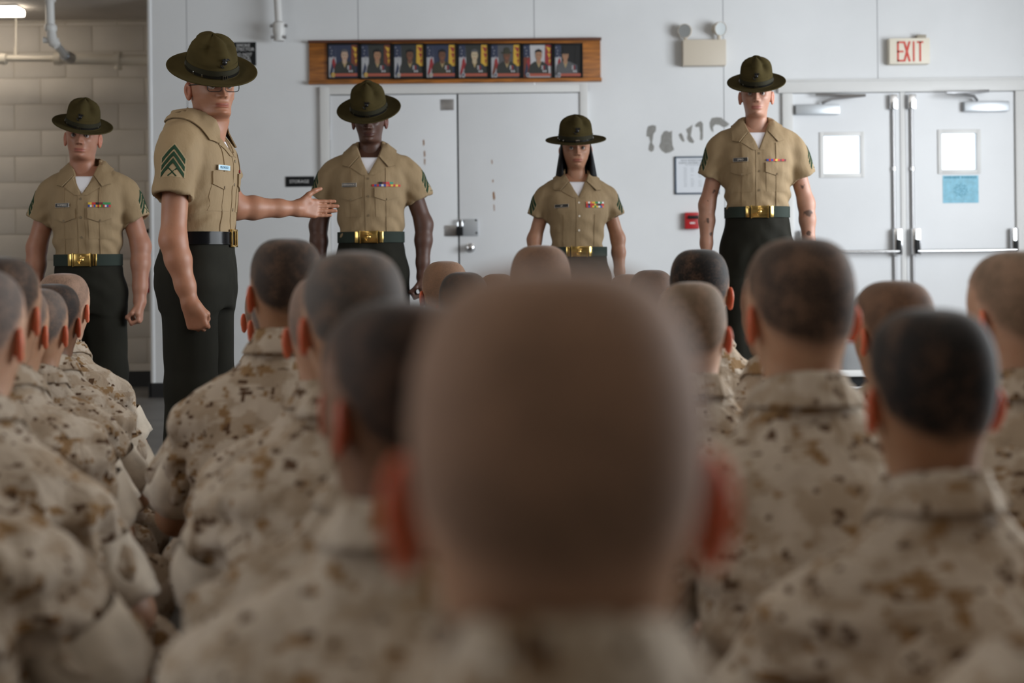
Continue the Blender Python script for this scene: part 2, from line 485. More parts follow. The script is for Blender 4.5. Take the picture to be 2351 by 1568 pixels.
# floor, ceiling, far shell
struct(box('floor', XL-.2, XR+.2, YB, YA+.2, -.1, 0, M_FLOOR))
struct(box('ceiling', XL-.2, XR+.2, YB, YA+.2, CZ, CZ+.1, M_CEIL))
struct(box('ceiling_alcove', XL, P(344, 500, 10.2).x+.05, 9.0, YA, 2.86, CZ-.002, M_CEIL))
# right wall with two window openings, left wall with one, rear wall
def wall_with_holes(name, x0, x1, y0, y1, holes, M_WALL=M_WALL):
    r = struct(empty(name)); ys = [y0]
    for a, b, z0, z1 in holes:
        box('wall_pier', x0, x1, ys[-1], a, 0, CZ, M_WALL, r); box('wall_sill', x0, x1, a, b, 0, z0, M_WALL, r); box('wall_lintel', x0, x1, a, b, z1, CZ, M_WALL, r); ys.append(b)
    box('wall_pier', x0, x1, ys[-1], y1, 0, CZ, M_WALL, r); return r
wall_with_holes('wall_right', XR, XR+.2, YB, YA+.2, [(3.0, 7.8, .93, 2.63)])
wall_with_holes('wall_left', XL-.2, XL, YB, YA+.2, [(0, 4.4, 1.1, 2.6)], M_BLOCK)
struct(box('wall_rear', XL-.2, XR+.2, YB-.2, YB, 0, CZ, M_BLOCK))

# ------------------------------------------------------------------ far white wall of panels, with two door openings
xa = W(344, 500)[0]
D1x0, D1x1 = W(741, 400)[0], W(1347, 400)[0]; D1z = W(1040, 204)[1]
D2x0, D2x1 = W(1806, 400)[0], W(2341, 400)[0]; D2z = W(2070, 208)[1]
wf = struct(empty('wall_far'))
seams = [xa]+[W(px, 40)[0] for px in (428, 822, 1226, 1660, 2014)]+[XR]
for a, b in zip(seams[:-1], seams[1:]):
    segs = []; cur = a
    for d0, d1, dz_ in ((D1x0, D1x1, D1z), (D2x0, D2x1, D2z)):
        if d1 <= a or d0 >= b: continue
        l, r_ = max(a, d0), min(b, d1)
        if l > cur: segs.append((cur, l, 0))
        segs.append((l, r_, dz_)); cur = r_
    if cur < b: segs.append((cur, b, 0))
    mb = MB()
    for l, r_, z0 in segs:
        mb.box(l+(.0022 if l == a else 0), r_-(.0022 if r_ == b else 0), YW, YW+.16, z0, CZ)
    mb.build('wall_panel', M_WALL, wf)
box('joint_backing', xa+.02, XR, YW+.006, YW+.03, D1z+.05, CZ, M_GREYP, wf)
mb = MB(); mb.tube([(xa+.012, YW+.012, 0), (xa+.012, YW+.012, CZ)], .02, 16); mb.build('corner_bead', M_WALL, wf, smooth=True)
box('wall_return', xa, xa+.12, YW+.1, YA, 0, CZ, M_WALL, wf)
zb = W(352, 879)[1]
mb = MB(); mb.box(xa-.008, D1x0-.06, YW-.012, YW, 0, .105); mb.box(D1x1+.06, D2x0-.06, YW-.012, YW, 0, .105); mb.box(D2x1+.06, XR, YW-.012, YW, 0, .105); mb.box(xa-.02, xa-.0, YW-.012, YA, 0, .105)
struct(mb.build('baseboard_far', M_BASE))

# peeled patches of paint on the far wall (outlines in photo px)
def patch(name, pts, m, y=YW, th=.0012, parent=None):
    mb = MB(); mb.prism([W(a, b) for a, b in pts], y-th, y+.001); return mb.build(name, m, parent)
PEELS = [[(1488, 290), (1498, 287), (1506, 289), (1506, 300), (1500, 308), (1499, 318), (1497, 328), (1502, 336), (1501, 345), (1495, 349), (1489, 344), (1490, 334), (1493, 326), (1490, 314), (1484, 313), (1485, 300)],
         [(1524, 302), (1530, 300), (1537, 303), (1543, 300), (1543, 318), (1544, 333), (1548, 344), (1538, 350), (1528, 352), (1519, 346), (1513, 336), (1517, 326), (1518, 312)],
         [(1558, 309), (1564, 305), (1568, 312), (1572, 324), (1568, 326), (1562, 319)],
         [(1575, 297), (1584, 291), (1590, 286), (1588, 300), (1586, 312), (1594, 325), (1591, 329), (1582, 326), (1577, 318), (1579, 308)],
         [(1595, 288), (1602, 281), (1609, 278), (1614, 284), (1614, 300), (1614, 316), (1612, 322), (1607, 321), (1608, 305), (1605, 291), (1598, 292)],
         [(1629, 282), (1634, 271), (1645, 269), (1656, 270), (1666, 278), (1675, 285), (1668, 291), (1660, 292), (1652, 287), (1642, 286), (1637, 292), (1638, 304), (1633, 300), (1630, 292)],
         [(1643, 311), (1652, 306), (1660, 299), (1659, 308), (1655, 316), (1646, 316)]]
for p in PEELS: patch('peeled_paint', p, M_PEEL, parent=wf)

# ------------------------------------------------------------------ alcove block wall
al = struct(empty('wall_alcove'))
box('mortar_backing', XL, xa+.5, YA+.004, YA+.2, 0, CZ, M_MORTAR, al)
bw, bh_ = .406, .203
zref = P(100, 200+295/3.017, YA).z % bh_
bm_ = MB(); bm_.box(0, bw-.008, 0, .03, 0, bh_-.008, 0, .0035)
me0 = None
z = zref-bh_; row = 0
while z < CZ:
    x = XL-(.2 if row % 2 else 0)+.12
    while x < xa+.15:
        if me0 is None:
            o = bm_.build('block', M_BLOCK, al, smooth=True); me0 = o.data
        else:
            o = link('block', me0, None, al)
        o.location = (x, YA, z)
        x += bw
    z += bh_; row += 1
struct(box('baseboard_alcove', XL, xa+.1, YA-.012, YA, 0, .125, M_BASE))
mb = MB(); zt = P(200, 42, YA).z
mb.box(XL, xa+.12, YA-.05, YA, zt-.03, 2.859, 0, .01); struct(mb.build('trim_1', M_MORTAR, smooth=True))

# ------------------------------------------------------------------ storage double door
def X(px, d=YW): return P(px, 400, d).x
def Z(py, px=1175, d=YW): return P(px, py, d).z
dr = struct(empty('door_1', ((D1x0+D1x1)/2, YW, 0)))
cx0 = (D1x0+D1x1)/2
def dbox(name, x0, x1, y0, y1, z0, z1, m, par=dr, c=0.0, cx=None):
    cx = cx0 if cx is None else cx
    return box(name, x0-cx, x1-cx, y0-YW, y1-YW, z0, z1, m, par, c)
dbox('door_frame', D1x0-.012, D1x0+.055, YW-.03, YW+.12, 0, D1z+.02, M_FRAME, c=.004); dbox('door_frame', D1x1-.045, D1x1+.012, YW-.03, YW+.12, 0, D1z+.02, M_FRAME, c=.004)
dbox('door_header', D1x0-.012, D1x1+.012, YW-.028, YW+.12, D1z-.035, D1z+.022, M_FRAME, c=.004)
xm = X(1052)
lf1 = dbox('door_leaf', D1x0+.058, xm-.006, YW-.012, YW+.035, .01, D1z-.040, M_DOOR, c=.003)
lf2 = dbox('door_leaf', xm+.006, D1x1-.048, YW-.018, YW+.03, .01, D1z-.040, M_DOOR, c=.003)
dbox('door_gap', D1x0, D1x1, YW+.045, YW+.06, 0, D1z, M_DARKGAP)
dbox('hinge', X(756)-.010, X(756)+.012, YW-.026, YW-.01, Z(318), Z(280), M_CHROME, lf1, .003)
for (a, b, c, d) in ((1014, 1044, 252, 227), (1020, 1050, 541, 516)):
    dbox('strike_plate', X(a), X(b), YW-.017, YW-.01, Z(c), Z(d), M_STEEL, lf1, .001)
hs = dbox('hasp_plate', X(1057), X(1097), YW-.030, YW-.016, Z(541), Z(502), M_ALU, lf2, .003)
dbox('padlock_body', X(1047), X(1062), YW-.055, YW-.022, Z(540), Z(520), M_BLACKP, lf2, .004)
mb = MB(); px_, pz_ = X(1055)-cx0, Z(518)
mb.tube([(px_-.016, -.04, pz_), (px_-.016, -.04, pz_+.03), (px_-.008, -.04, pz_+.045), (px_+.008, -.04, pz_+.045), (px_+.016, -.04, pz_+.03), (px_+.016, -.04, pz_)], .006, 10); mb.build('padlock_shackle', M_CHROME, lf2, smooth=True)
for (a, b) in ((1063, 508), (1092, 505), (1093, 534)):
    mb = MB(); mb.lathe([(.001, .004), (.006, .003), (.007, 0)], Matrix.Translation((X(a)-cx0, -.031, Z(b))) @ Matrix.Rotation(PI/2, 4, 'X'), 10); mb.build('bolt', M_BLACKP, hs)
mb = MB(); mb.lathe([(.034, -.001), (.034, .006), (.012, .010), (.012, .03), (.022, .036), (.029, .050), (.026, .064), (.012, .070), (.001, .070)], Matrix.Translation((X(1078)-cx0, -.018, Z(568))) @ Matrix.Rotation(PI/2, 4, 'X'), 24)
mb.build('door_knob', M_CHROME, lf2, smooth=True)
def scrape(pts, leaf, y): 
    mb = MB(); mb.prism([(W(a, b)[0]-cx0, W(a, b)[1]) for a, b in pts], y-.0008, y); mb.build('paint_scrape', M_RUST, leaf)
for q in ([(971, 322), (974, 321), (975, 332), (972, 336)], [(973, 348), (976, 346), (977, 358), (974, 362)], [(974, 364), (977, 366), (976, 380), (974, 376)], [(973, 580), (975, 570), (976, 610), (974, 622)]): scrape(q, lf1, -.0125)
for q in ([(1128, 368), (1130, 367), (1131, 376), (1129, 377)], [(1131, 413), (1133, 412), (1133, 419), (1130, 418)], [(1131, 442), (1135, 440), (1137, 455), (1134, 461), (1132, 455)], [(1133, 470), (1135, 470), (1136, 484), (1134, 484)]): scrape(q, lf2, -.0185)

# ------------------------------------------------------------------ exit double door
dr2 = struct(empty('door_2', ((D2x0+D2x1)/2, YW, 0))); cx2 = (D2x0+D2x1)/2
def ebox(name, x0, x1, y0, y1, z0, z1, m, par=dr2, c=0.0): return dbox(name, x0, x1, y0, y1, z0, z1, m, par, c, cx2)
ebox('door_frame', D2x0-.03, D2x0+.045, YW-.03, YW+.14, 0, D2z-.013, M_FRAME, c=.006); ebox('door_frame', D2x1-.035, D2x1+.05, YW-.03, YW+.14, 0, D2z-.013, M_FRAME, c=.006)
ebox('door_header', D2x0-.06, D2x1+.08, YW-.034, YW+.14, D2z-.012, D2z+.07, M_FRAME, c=.006)
ebox('header_drip', D2x0-.06, D2x1+.08, YW-.05, YW, D2z+.068, D2z+.080, M_FRAME, c=.003)
xm2 = X(2071); ebox('mullion', xm2-.012, xm2+.026, YW-.008, YW+.05, 0, D2z-.012, M_FRAME, c=.003)
wins = [(1890, 1976, 310, 398), (2161, 2243, 307, 392)]
for (l, r_, (wx0, wx1, wy0, wy1), flip) in ((D2x0+.048, xm2-.016, wins[0], 1), (xm2+.030, D2x1-.038, wins[1], -1)):
    mb = MB(); a, b, c, d = X(wx0), X(wx1), Z(wy1, 2080), Z(wy0, 2080); top = D2z-.016
    for (x0, x1, z0, z1) in ((l, a, .01, top), (b, r_, .01, top), (a, b, .01, c), (a, b, d, top)): mb.box(x0-cx2, x1-cx2, -.004, .045, z0, z1)
    leaf = mb.build('door_leaf', M_DOOR, dr2)
    w = .026; mb = MB()
    for (x0, x1, z0, z1) in ((a-w, a+.004, c-w, d+w), (b-.004, b+w, c-w, d+w), (a, b, c-w, c+.004), (a, b, d-.004, d+w)): mb.box(x0-cx2, x1-cx2, -.014, .0, z0, z1, 0, .003)
    mb.build('window_frame', M_FRAME, leaf, smooth=True)
    ebox('pane', a, b, YW+.018, YW+.022, c, d, M_GLASSP, leaf)
    # closer: body, arm
    cxb = (1825, 1926) if flip == 1 else (2210, 2313); zy = (262, 239) if flip == 1 else (259, 236)
    ebox('closer_body', X(cxb[0]), X(cxb[1]), YW-.06, YW-.004, Z(zy[0], 2080), Z(zy[1], 2080), M_ALU, leaf, .008)
    ar = [(1886, 236), (1905, 228), (1978, 223)] if flip == 1 else [(2240, 233), (2228, 226), (2160, 219)]
    mb = MB(); mb.tube([(X(q)-cx2, -.045-.05*i, Z(w_, 2080)) for i, (q, w_) in enumerate(ar)], .011, 8); ar2 = [(1978, 223), (1925, 221), (1870, 217)] if flip == 1 else [(2160, 219), (2225, 217), (2265, 213)]
    mb.tube([(X(q)-cx2, -.145+.04*i, Z(w_, 2080)) for i, (q, w_) in enumerate(ar2)], .010, 8); mb.build('closer_arm', M_STEEL, leaf, smooth=True)
    # panic hardware
    rx = X(2050) if flip == 1 else X(2092)
    ebox('latch_case', rx-.028, rx+.028, YW-.055, YW-.004, Z(252, 2080), Z(218, 2080), M_CHROME, leaf, .010)
    mb = MB(); mb.tube([(rx-cx2+.004, -.022, .12), (rx-cx2, -.022, Z(250, 2080))], .011, 10); mb.build('vertical_rod', M_STEEL, leaf, smooth=True)
    mb = MB(); mb.tube([(rx-cx2+.002, -.022, Z(392, 2080)), (rx-cx2+.002, -.022, Z(384, 2080))], .017, 10); mb.build('rod_guide', M_CHROME, leaf, smooth=True)
    cb = X(2055) if flip == 1 else X(2097); zc = Z(577, 2080)
    ebox('bar_case', cb-.032, cb+.032, YW-.075, YW-.004, zc-.03, Z(524, 2080), M_CHROME, leaf, .014)
    ebox('bar_lever', cb-.018, cb+.018, YW-.10, YW-.06, zc-.02, zc+.085, M_BLACKP, leaf, .008)
    far = X(1840) if flip == 1 else X(2322)
    ebox('bar_case', far-.026, far+.026, YW-.07, YW-.004, zc-.02, Z(526, 2080), M_CHROME, leaf, .012)
    ebox('bar_lever', far-.014, far+.014, YW-.09, YW-.06, zc-.01, zc+.07, M_BLACKP, leaf, .006)
    mb = MB(); mb.tube([(cb-cx2, -.09, zc), (far-cx2, -.09, zc)], .013, 12); mb.build('push_bar', M_CHROME, leaf, smooth=True)
box('threshold_block', D2x0, D2x1, YW+.05, YW+.14, 0, .02, M_STEEL, wf)

# ------------------------------------------------------------------ things on the far wall
def wall_thing(name, px, py, label, cat): 
    x, z = W(px, py); return tag(empty(name, (x, YW, z)), label, cat), x, z
# portrait board
bx0, bz1 = W(710, 97); bx1, bz0 = W(1379, 187)
bd, x, z = wall_thing('picture_board', 1044, 142, 'long varnished wooden board above the storage door carrying eight portraits', 'board')
mb = MB(); mb.box(bx0-x, bx1-x, -.022, 0, bz0-z, bz1-z, 0, .003); mb.build('backboard', M_WOOD, bd, smooth=True)
mb = MB(); mb.box(bx0-x-.004, bx1-x+.006, -.05, 0, bz1-z-.012, bz1-z+.006, 0, .003); mb.build('top_ledge', M_WOODD, bd, smooth=True)
mb = MB(); mb.box(bx0-x-.002, bx1-x+.006, -.045, 0, bz0-z-.004, bz0-z+.022, 0, .003); mb.build('bottom_ledge', M_WOOD, bd, smooth=True)
PC = {k: mat('print_'+k, c, .5) for k, c in dict(navy=(.035, .045, .085), white=(.42, .42, .44), red=(.30, .035, .04), gold=(.62, .38, .05), grey=(.10, .10, .105), dark=(.035, .038, .035), olive=(.045, .045, .03),
      light=(.48, .34, .25), tan=(.36, .20, .12), brown=(.16, .075, .045), pale=(.50, .40, .27), black=(.012, .012, .013), khaki=(.40, .30, .15), brick=(.40, .10, .065), silver=(.5, .5, .52), maroon=(.18, .05, .03)).items()}
PK = list(PC)
PORT = [('navy', 'light', 'maroon', 'navy', 'white', 'sitter with dim blue backdrop, at the left end', 'dark', 0), ('dark', 'tan', 'maroon', 'navy', 'white', 'sitter beside starred flag, second from left', 'dark', 0),
        ('dark', 'brown', 'gold', 'navy', 'white', 'smiling sitter, third from left', 'dark', 0), ('navy', 'brown', 'gold', 'red', 'white', 'bright gold flag, fourth from left', 'olive', 0),
        ('dark', 'pale', 'gold', 'red', 'white', 'pale sitter, fifth from left', 'dark', 0), ('grey', 'brown', 'gold', 'maroon', 'white', 'faded sitter in hat, sixth from left', 'dark', 1),
        ('silver', 'tan', 'red', 'navy', 'maroon', 'pale backdrop and red flags, seventh from left', 'dark', 0), ('black', 'tan', 'black', 'red', 'white', 'hatted sitter, black backdrop, at the right end', 'grey', 1)]
pxs = [752, 827, 902, 976, 1050, 1124, 1198, 1270, 1338]
for i, (bgc, skin, fr_, fa, fb, lab, coat, hatted) in enumerate(PORT):
    l, r_ = W(pxs[i], 140)[0], W(pxs[i+1], 140)[0]; zt, zb_ = W(pxs[i]+30, 101)[1], W(pxs[i]+30, 183)[1]
    o = tag(empty('framed_portrait', ((l+r_)/2, YW-.022, (zt+zb_)/2)), 'black framed portrait on the wooden board: '+lab, 'picture', 'portraits on the board')
    hw, hh = (r_-l)/2-.001, (zt-zb_)/2; t_ = .012; mb = MB()
    mb.box(-hw, -hw+t_, -.016, 0, -hh, hh, 0, .002); mb.box(hw-t_, hw, -.016, 0, -hh, hh, 0, .002); mb.box(-hw, hw, -.016, 0, hh-t_, hh, 0, .002); mb.box(-hw, hw, -.016, 0, -hh, -hh+t_, 0, .002)
    mb.build('frame', M_BLACKP, o, smooth=True)
    a, b = hw-t_, hh-t_; mb = MB(); ly = [0]
    def poly(pts, c):
        ly[0] += 1; y = -.006-.00025*ly[0]; mb.add([(p[0]*a, y, p[1]*b) for p in pts], [tuple(range(len(pts)))], PK.index(c))
    def oval(cx, cz, rx, rz, c, n=20): poly([(cx+rx*math.cos(2*PI*k/n), cz+rz*math.sin(2*PI*k/n)) for k in range(n)], c)
    poly([(-1, -1), (1, -1), (1, 1), (-1, 1)], bgc)
    poly([(-1, -1), (-.62, -1), (-.50, 0), (-.55, 1), (-1, 1)], fb); poly([(-1, .25), (-.52, .25), (-.55, 1), (-1, 1)], 'navy')
    poly([(-.95, -.75), (-.82, -1), (-.6, -.1), (-.72, .2)], fa); poly([(-.8, .0), (-.62, -.55), (-.52, -.2), (-.62, .25)], 'red' if i not in (1, 2) else 'white')
    for q in range(4): oval(-.9+.11*(q % 2)+.08*(q//2), .85-.19*q, .035, .04, 'white', 6)
    poly([(.52, -.3), (1, -.3), (1, 1), (.56, 1)], fr_)
    for q in range(3): poly([(.6+.1*q, .9-.4*q), (.95, .8-.35*q), (.85, .5-.35*q)], 'red' if fr_ == 'gold' else ('gold' if fr_ != 'black' else 'black'))
    sh_ = .05 if i != 7 else -.25
    poly([(-.72+sh_, -.85), (.80+sh_*.2, -.85), (.74+sh_*.2, -.25), (.34+sh_, -.02), (-.26+sh_, -.02), (-.62+sh_, -.25)], coat)
    poly([(-.14+sh_, -.02), (.22+sh_, -.02), (.04+sh_, -.42)], 'khaki'); poly([(-.13+sh_, .2), (.2+sh_, .2), (.17+sh_, -.1), (.04+sh_, -.2), (-.10+sh_, -.1)], skin)
    oval(.04+sh_, .36, .235, .30, skin)
    if hatted: oval(.04+sh_, .52, .42, .075, 'olive' if i == 5 else 'black'); oval(.04+sh_, .66, .22, .20, 'olive' if i == 5 else 'black')
    else: poly([(-.21+sh_, .45), (-.19+sh_, .66), (.04+sh_, .76), (.27+sh_, .66), (.29+sh_, .45), (.2+sh_, .57), (-.12+sh_, .57)], 'grey' if skin in ('light', 'pale') else 'black')
    for dx in (-.09, .09): oval(.04+sh_+dx, .38, .035, .025, 'black', 8)
    poly([(-.04+sh_, .20), (.12+sh_, .20), (.10+sh_, .165), (-.02+sh_, .165)], 'brick')
    for q in range(6): poly([(.28+.13*(q % 3), -.28-.13*(q//3)), (.39+.13*(q % 3), -.28-.13*(q//3)), (.39+.13*(q % 3), -.38-.13*(q//3)), (.28+.13*(q % 3), -.38-.13*(q//3))], ['silver', 'red', 'navy'][q % 3])
    for q in range(2): oval(.42+.16*q, -.62, .06, .07, 'silver', 8)
    poly([(-.62, -.93), (.95, -.93), (.95, -.76), (-.62, -.76)], 'brick')
    oval(-.70, -.84, .13, .14, 'white' if i not in (0, 1) else 'gold', 16); oval(-.70, -.84, .07, .08, 'navy' if i > 3 else 'khaki', 12)
    mb.build('photo', [PC[k] for k in PK], o)

# black smoke-detector sign, storage sign
s1, x, z = wall_thing('warning_sign', 559, 124, 'black sign with white smoke detector lettering, half behind the speaking instructor hat', 'sign')
box('plate', W(530, 124)[0]-x, W(588, 124)[0]-x, -.006, 0, W(560, 151)[1]-z, W(560, 97)[1]-z, M_BLACKP, s1, .002)
for i, tx in enumerate(('SMOKE', 'DETECTOR', 'DO NOT', 'BLOCK', 'SENSOR')):
    text('lettering', tx, .031, 0.0, -.007, (.060, .031, -.006, -.031, -.056)[i], M_WHITEP, s1, 1.0)
s2, x, z = wall_thing('door_sign', 689, 417, 'small black storage sign with white lettering beside the double door', 'sign')
box('plate', W(656, 417)[0]-x, W(722, 417)[0]-x, -.006, 0, W(690, 429)[1]-z, W(690, 405)[1]-z, M_BLACKP, s2, .002)
text('lettering', 'STORAGE', .032, -.005, -.007, 0, M_WHITEP, s2)

# emergency light
el, x, z = wall_thing('emergency_light', 1614, 105, 'beige twin-lamp emergency light high on the white wall', 'light')
ex0, ex1, ez0, ez1 = W(1565, 120)[0]-x, W(1663, 120)[0]-x, W(1614, 154)[1]-z, W(1614, 95)[1]-z
box('housing', ex0, ex1, -.09, 0, ez0, ez1, M_BEIGE, el, .006)
for (px_, py_, ay, ax) in ((1570, 75, -.35, .1), (1648, 70, .45, .15)):
    lx, lz = W(px_, py_)[0]-x, W(px_, py_)[1]-z
    Mx = Matrix.Translation((lx, -.075, lz)) @ Matrix.Rotation(ay, 4, 'Z') @ Matrix.Rotation(PI/2+ax, 4, 'X')
    mb = MB(); mb.lathe([(.015, -.055), (.036, -.045), (.048, -.010), (.050, .018), (.047, .020), (.046, .015)], Mx, 28); hd = mb.build('lamp_head', M_BEIGE, el, smooth=True)
    mb = MB(); mb.lathe([(.001, -.014), (.022, -.008), (.045, .013), (.046, .016)][::1], Mx, 24); mb.build('lamp_reflector', M_LAMPGLASS, hd, smooth=True)
    mb = MB(); mb.tube([(lx, -.045, lz-.02), (lx+(.01 if ay < 0 else .0), -.045, ez1-.005)], .014, 10); mb.build('lamp_stem', M_BEIGE, hd, smooth=True)

# exit sign
ex, x, z = wall_thing('exit_sign', 2080, 118, 'ivory sign with red EXIT lettering above the double doors', 'sign')
xa_, xb_, za_, zb_ = W(2036, 118)[0]-x, W(2128, 118)[0]-x, W(2080, 150)[1]-z, W(2080, 91)[1]-z
box('housing', xa_, xb_, -.075, 0, za_, zb_, M_IVORY, ex, .005)
mb = MB(); hL, wL, st_ = (zb_-za_)*.78, .046, .0125; z0 = za_+(zb_-za_)*.09; y0, y1 = -.0775, -.074
xs = W(2053, 118)[0]-x; pitch = (W(2113, 118)[0]-W(2053, 118)[0]-wL)/3
def bar(x0, x1, z_0, z_1): mb.box(x0, x1, y0, y1, z_0, z_1)
bar(xs, xs+st_, z0, z0+hL)
for k in (0, .5, 1): bar(xs, xs+wL, z0+(hL-st_)*k, z0+(hL-st_)*k+st_)
x1 = xs+pitch
mb.prism([(x1-.004, z0), (x1-.004+st_*1.2, z0), (x1+wL+.004, z0+hL), (x1+wL+.004-st_*1.2, z0+hL)], y0, y1); mb.prism([(x1+wL+.004-st_*1.2, z0), (x1+wL+.004, z0), (x1-.004+st_*1.2, z0+hL), (x1-.004, z0+hL)], y0-.0005, y1)
x1 = xs+2*pitch+.018; bar(x1, x1+st_, z0, z0+hL)
x1 = xs+3*pitch; bar(x1, x1+wL, z0+hL-st_, z0+hL); bar(x1+wL/2-st_/2, x1+wL/2+st_/2, z0, z0+hL)
mb.build('lettering', M_EXITRED, ex)
mb = MB(); mb.box(xb_-.085, xb_-.02, -.06, 0, zb_, zb_+.026, 0, .004); mb.build('mount_canopy', mat('brass_canopy', (.35, .31, .24), .5), ex, smooth=True)

# fire pull station
fp, x, z = wall_thing('fire_pull_station', 1587, 507, 'red fire alarm pull box on the wall beside the tall instructor', 'alarm')
a, b, c, d = W(1571, 507)[0]-x, W(1603, 507)[0]-x, W(1587, 526)[1]-z, W(1587, 488)[1]-z
box('housing', a, b, -.05, 0, c, d, M_RED, fp, .006)
box('handle', a+.02, b-.004, -.062, -.045, .012, .036, M_BLACKP, fp, .003); box('lettering_band', a+.035, b-.03, -.0515, -.049, -.022, -.012, M_WHITEP, fp)
# framed notice
fn, x, z = wall_thing('framed_notice', 1600, 402, 'thin blue framed white notice behind the tall instructor sleeve', 'notice')
a, b, c, d = W(1549, 402)[0]-x, W(1651, 402)[0]-x, W(1600, 446)[1]-z, W(1600, 359)[1]-z
mb = MB(); t_ = .011
M_NAVYF = mat('navy_frame', (.03, .06, .10), .4)
mb.box(a, a+t_, -.014, 0, c, d, 0, .002); mb.box(b-t_, b, -.014, 0, c, d, 0, .002); mb.box(a, b, -.014, 0, c, c+t_, 0, .002); mb.box(a, b, -.014, 0, d-t_, d, 0, .002); mb.build('frame', M_NAVYF, fn, smooth=True)
box('sheet', a+.005, b-.005, -.007, 0, c+.005, d-.005, M_PAPER, fn)
mb = MB(); rr = random.Random(5)
def dashes(x0, x1, zz, h):
    xx = x0
    while xx < x1:
        w_ = rr.uniform(.004, .012); mb.box(xx, min(x1, xx+w_), -.0076, -.0068, zz, zz+h); xx += w_+rr.uniform(.002, .006)
dashes(a+.045, b-.045, d-.034, .011); dashes(a+.03, b-.03, d-.052, .011); dashes(a+.075, b-.075, d-.064, .005)
for q in range(11):
    for c0 in (.065, .115, .17, .225):
        if rr.random() < .8: dashes(a+c0, a+c0+.022, d-.085-q*.013, .004)
mb.build('print', M_GREYP, fn)['kind'] = 'stuff'
# blue poster on the exit door
bp, x, z = wall_thing('blue_poster', 2205, 434, 'light blue paper notice below the right door window', 'poster')
a, b, c, d = W(2164, 434)[0]-x, W(2246, 434)[0]-x, W(2205, 466)[1]-z, W(2205, 403)[1]-z
bp.location.y = YW-.0045
box('sheet', a, b, -.002, 0, c, d, M_BLUEP, bp); mb = MB(); rr = random.Random(9); 
for lo, hi, zz in ((a+.01, a+.11, d-.02), (a+.135, b-.02, d-.02)):
    dashes_x = lo
    while dashes_x < hi:
        w_ = rr.uniform(.006, .012); mb.box(dashes_x, dashes_x+w_, -.0027, -.0015, zz, zz+.014); dashes_x += w_+.004
for k in range(26):
    a_ = 2*PI*k/26; r1 = .040+.008*math.sin(k*2.3); mb.box(r1*math.cos(a_)-.004, r1*math.cos(a_)+.003, -.0027, -.0015, r1*math.sin(a_)*.95-.004-.008, r1*math.sin(a_)*.95+.004-.008)
for k in range(9):
    a_ = k*2.4; r1 = .006+.0022*k; mb.box(r1*math.cos(a_)-.004, r1*math.cos(a_)+.004, -.0027, -.0015, r1*math.sin(a_)-.012, r1*math.sin(a_)-.005)
mb.build('print', M_BLUEI, bp)['kind'] = 'stuff'

# white conduit drop with end fitting
cp = tag(empty('ceiling_pipe', (X(646), YW-.12, CZ)), 'white capped pipe dropping from the ceiling near the portrait board', 'pipe')
zz_ = lambda py: W(646, py)[1]-CZ
mb = MB(); mb.tube([(0, 0, 0), (.012, 0, zz_(62))], .026, 18); mb.build('pipe', M_PIPEW, cp, smooth=True)
mb = MB(); mb.tube([(.012, 0, zz_(56)), (.012, 0, zz_(60)), (.013, 0, zz_(80)), (.013, 0, zz_(90)), (.013, 0, zz_(100))], [.030, .044, .046, .036, .040], 18); mb.build('coupling', M_PIPEW, cp, smooth=True)
for q in (-1, 1):
    mb = MB(); mb.tube([(.013+.04*q, -.01, zz_(66)), (.013+.062*q, -.01, zz_(66))], .012, 8); mb.tube([(.013+.03*q, -.02, zz_(92)), (.013+.055*q, -.02, zz_(93))], .012, 8); mb.build('bolt', M_STEEL, cp, smooth=True)

# ------------------------------------------------------------------ alcove: pipes, lamp, extinguisher
YP = 10.75
def PP(px, py, d=YP): p = P(px, py, d); return (p.x, p.y, p.z)
p1 = tag(empty('wall_pipe', PP(150, 136)), 'long cream pipe running level along the block wall', 'pipe'); o_ = Vector(p1.location)
def rel(px, py, d=YP, o=o_): return Vector(PP(px, py, d))-o
mb = MB(); mb.tube([rel(-60, 133), rel(12, 134), rel(134, 135)], .024, 16); mb.build('pipe', M_PIPEC, p1, smooth=True)
mb = MB(); mb.tube([rel(134, 135), rel(345, 138)], .042, 16); mb.build('wide_pipe', M_PIPEC, p1, smooth=True)
for (q, r_) in ((8, .042), (133, .046), (270, .056)):
    mb = MB(); mb.tube([rel(q-8, 135), rel(q-7, 135), rel(q+7, 136), rel(q+8, 136)], [r_*.8, r_, r_, r_*.8], 16); mb.build('coupling', M_PIPEC, p1, smooth=True)
mb = MB(); mb.tube([rel(37, 40), rel(37, 110)], .006, 8); mb.tube([rel(37, 108), rel(37, 130)], .014, 8); mb.build('hanger_rod', M_PIPEC, p1, smooth=True)
mb = MB(); mb.tube([rel(271, 120), rel(271, 160)], .03, 12); mb.build('hanger_clamp', M_PIPEC, p1, smooth=True)
YQ = 10.0
p2 = tag(empty('branch_pipe', PP(115, 0, YQ)), 'pale grey pipe hanging from the ceiling with a slanting elbow', 'pipe'); o2 = Vector(p2.location); p2.location = o2
mb = MB(); r2 = lambda px, py, d=YQ: Vector(PP(px, py, d))-o2
mb.tube([r2(115, -15), r2(114, 0), r2(116, 60)], .030, 18); mb.build('drop_pipe', M_PIPEW, p2, smooth=True)
mb = MB(); mb.tube([r2(115, -8), r2(115, 4)], .040, 18); mb.tube([r2(116, 56), r2(116, 60), r2(117, 68), r2(117, 72)], [.036, .044, .044, .036], 18); mb.build('coupling', M_PIPEW, p2, smooth=True)
mb = MB(); mb.tube([r2(117, 70), r2(119, 88), r2(124, 98), r2(132, 106)], [.032, .036, .040, .030], 18); mb.tube([r2(100, 92), r2(134, 94)], .022, 14); mb.build('elbow', M_PIPEW, p2, smooth=True)
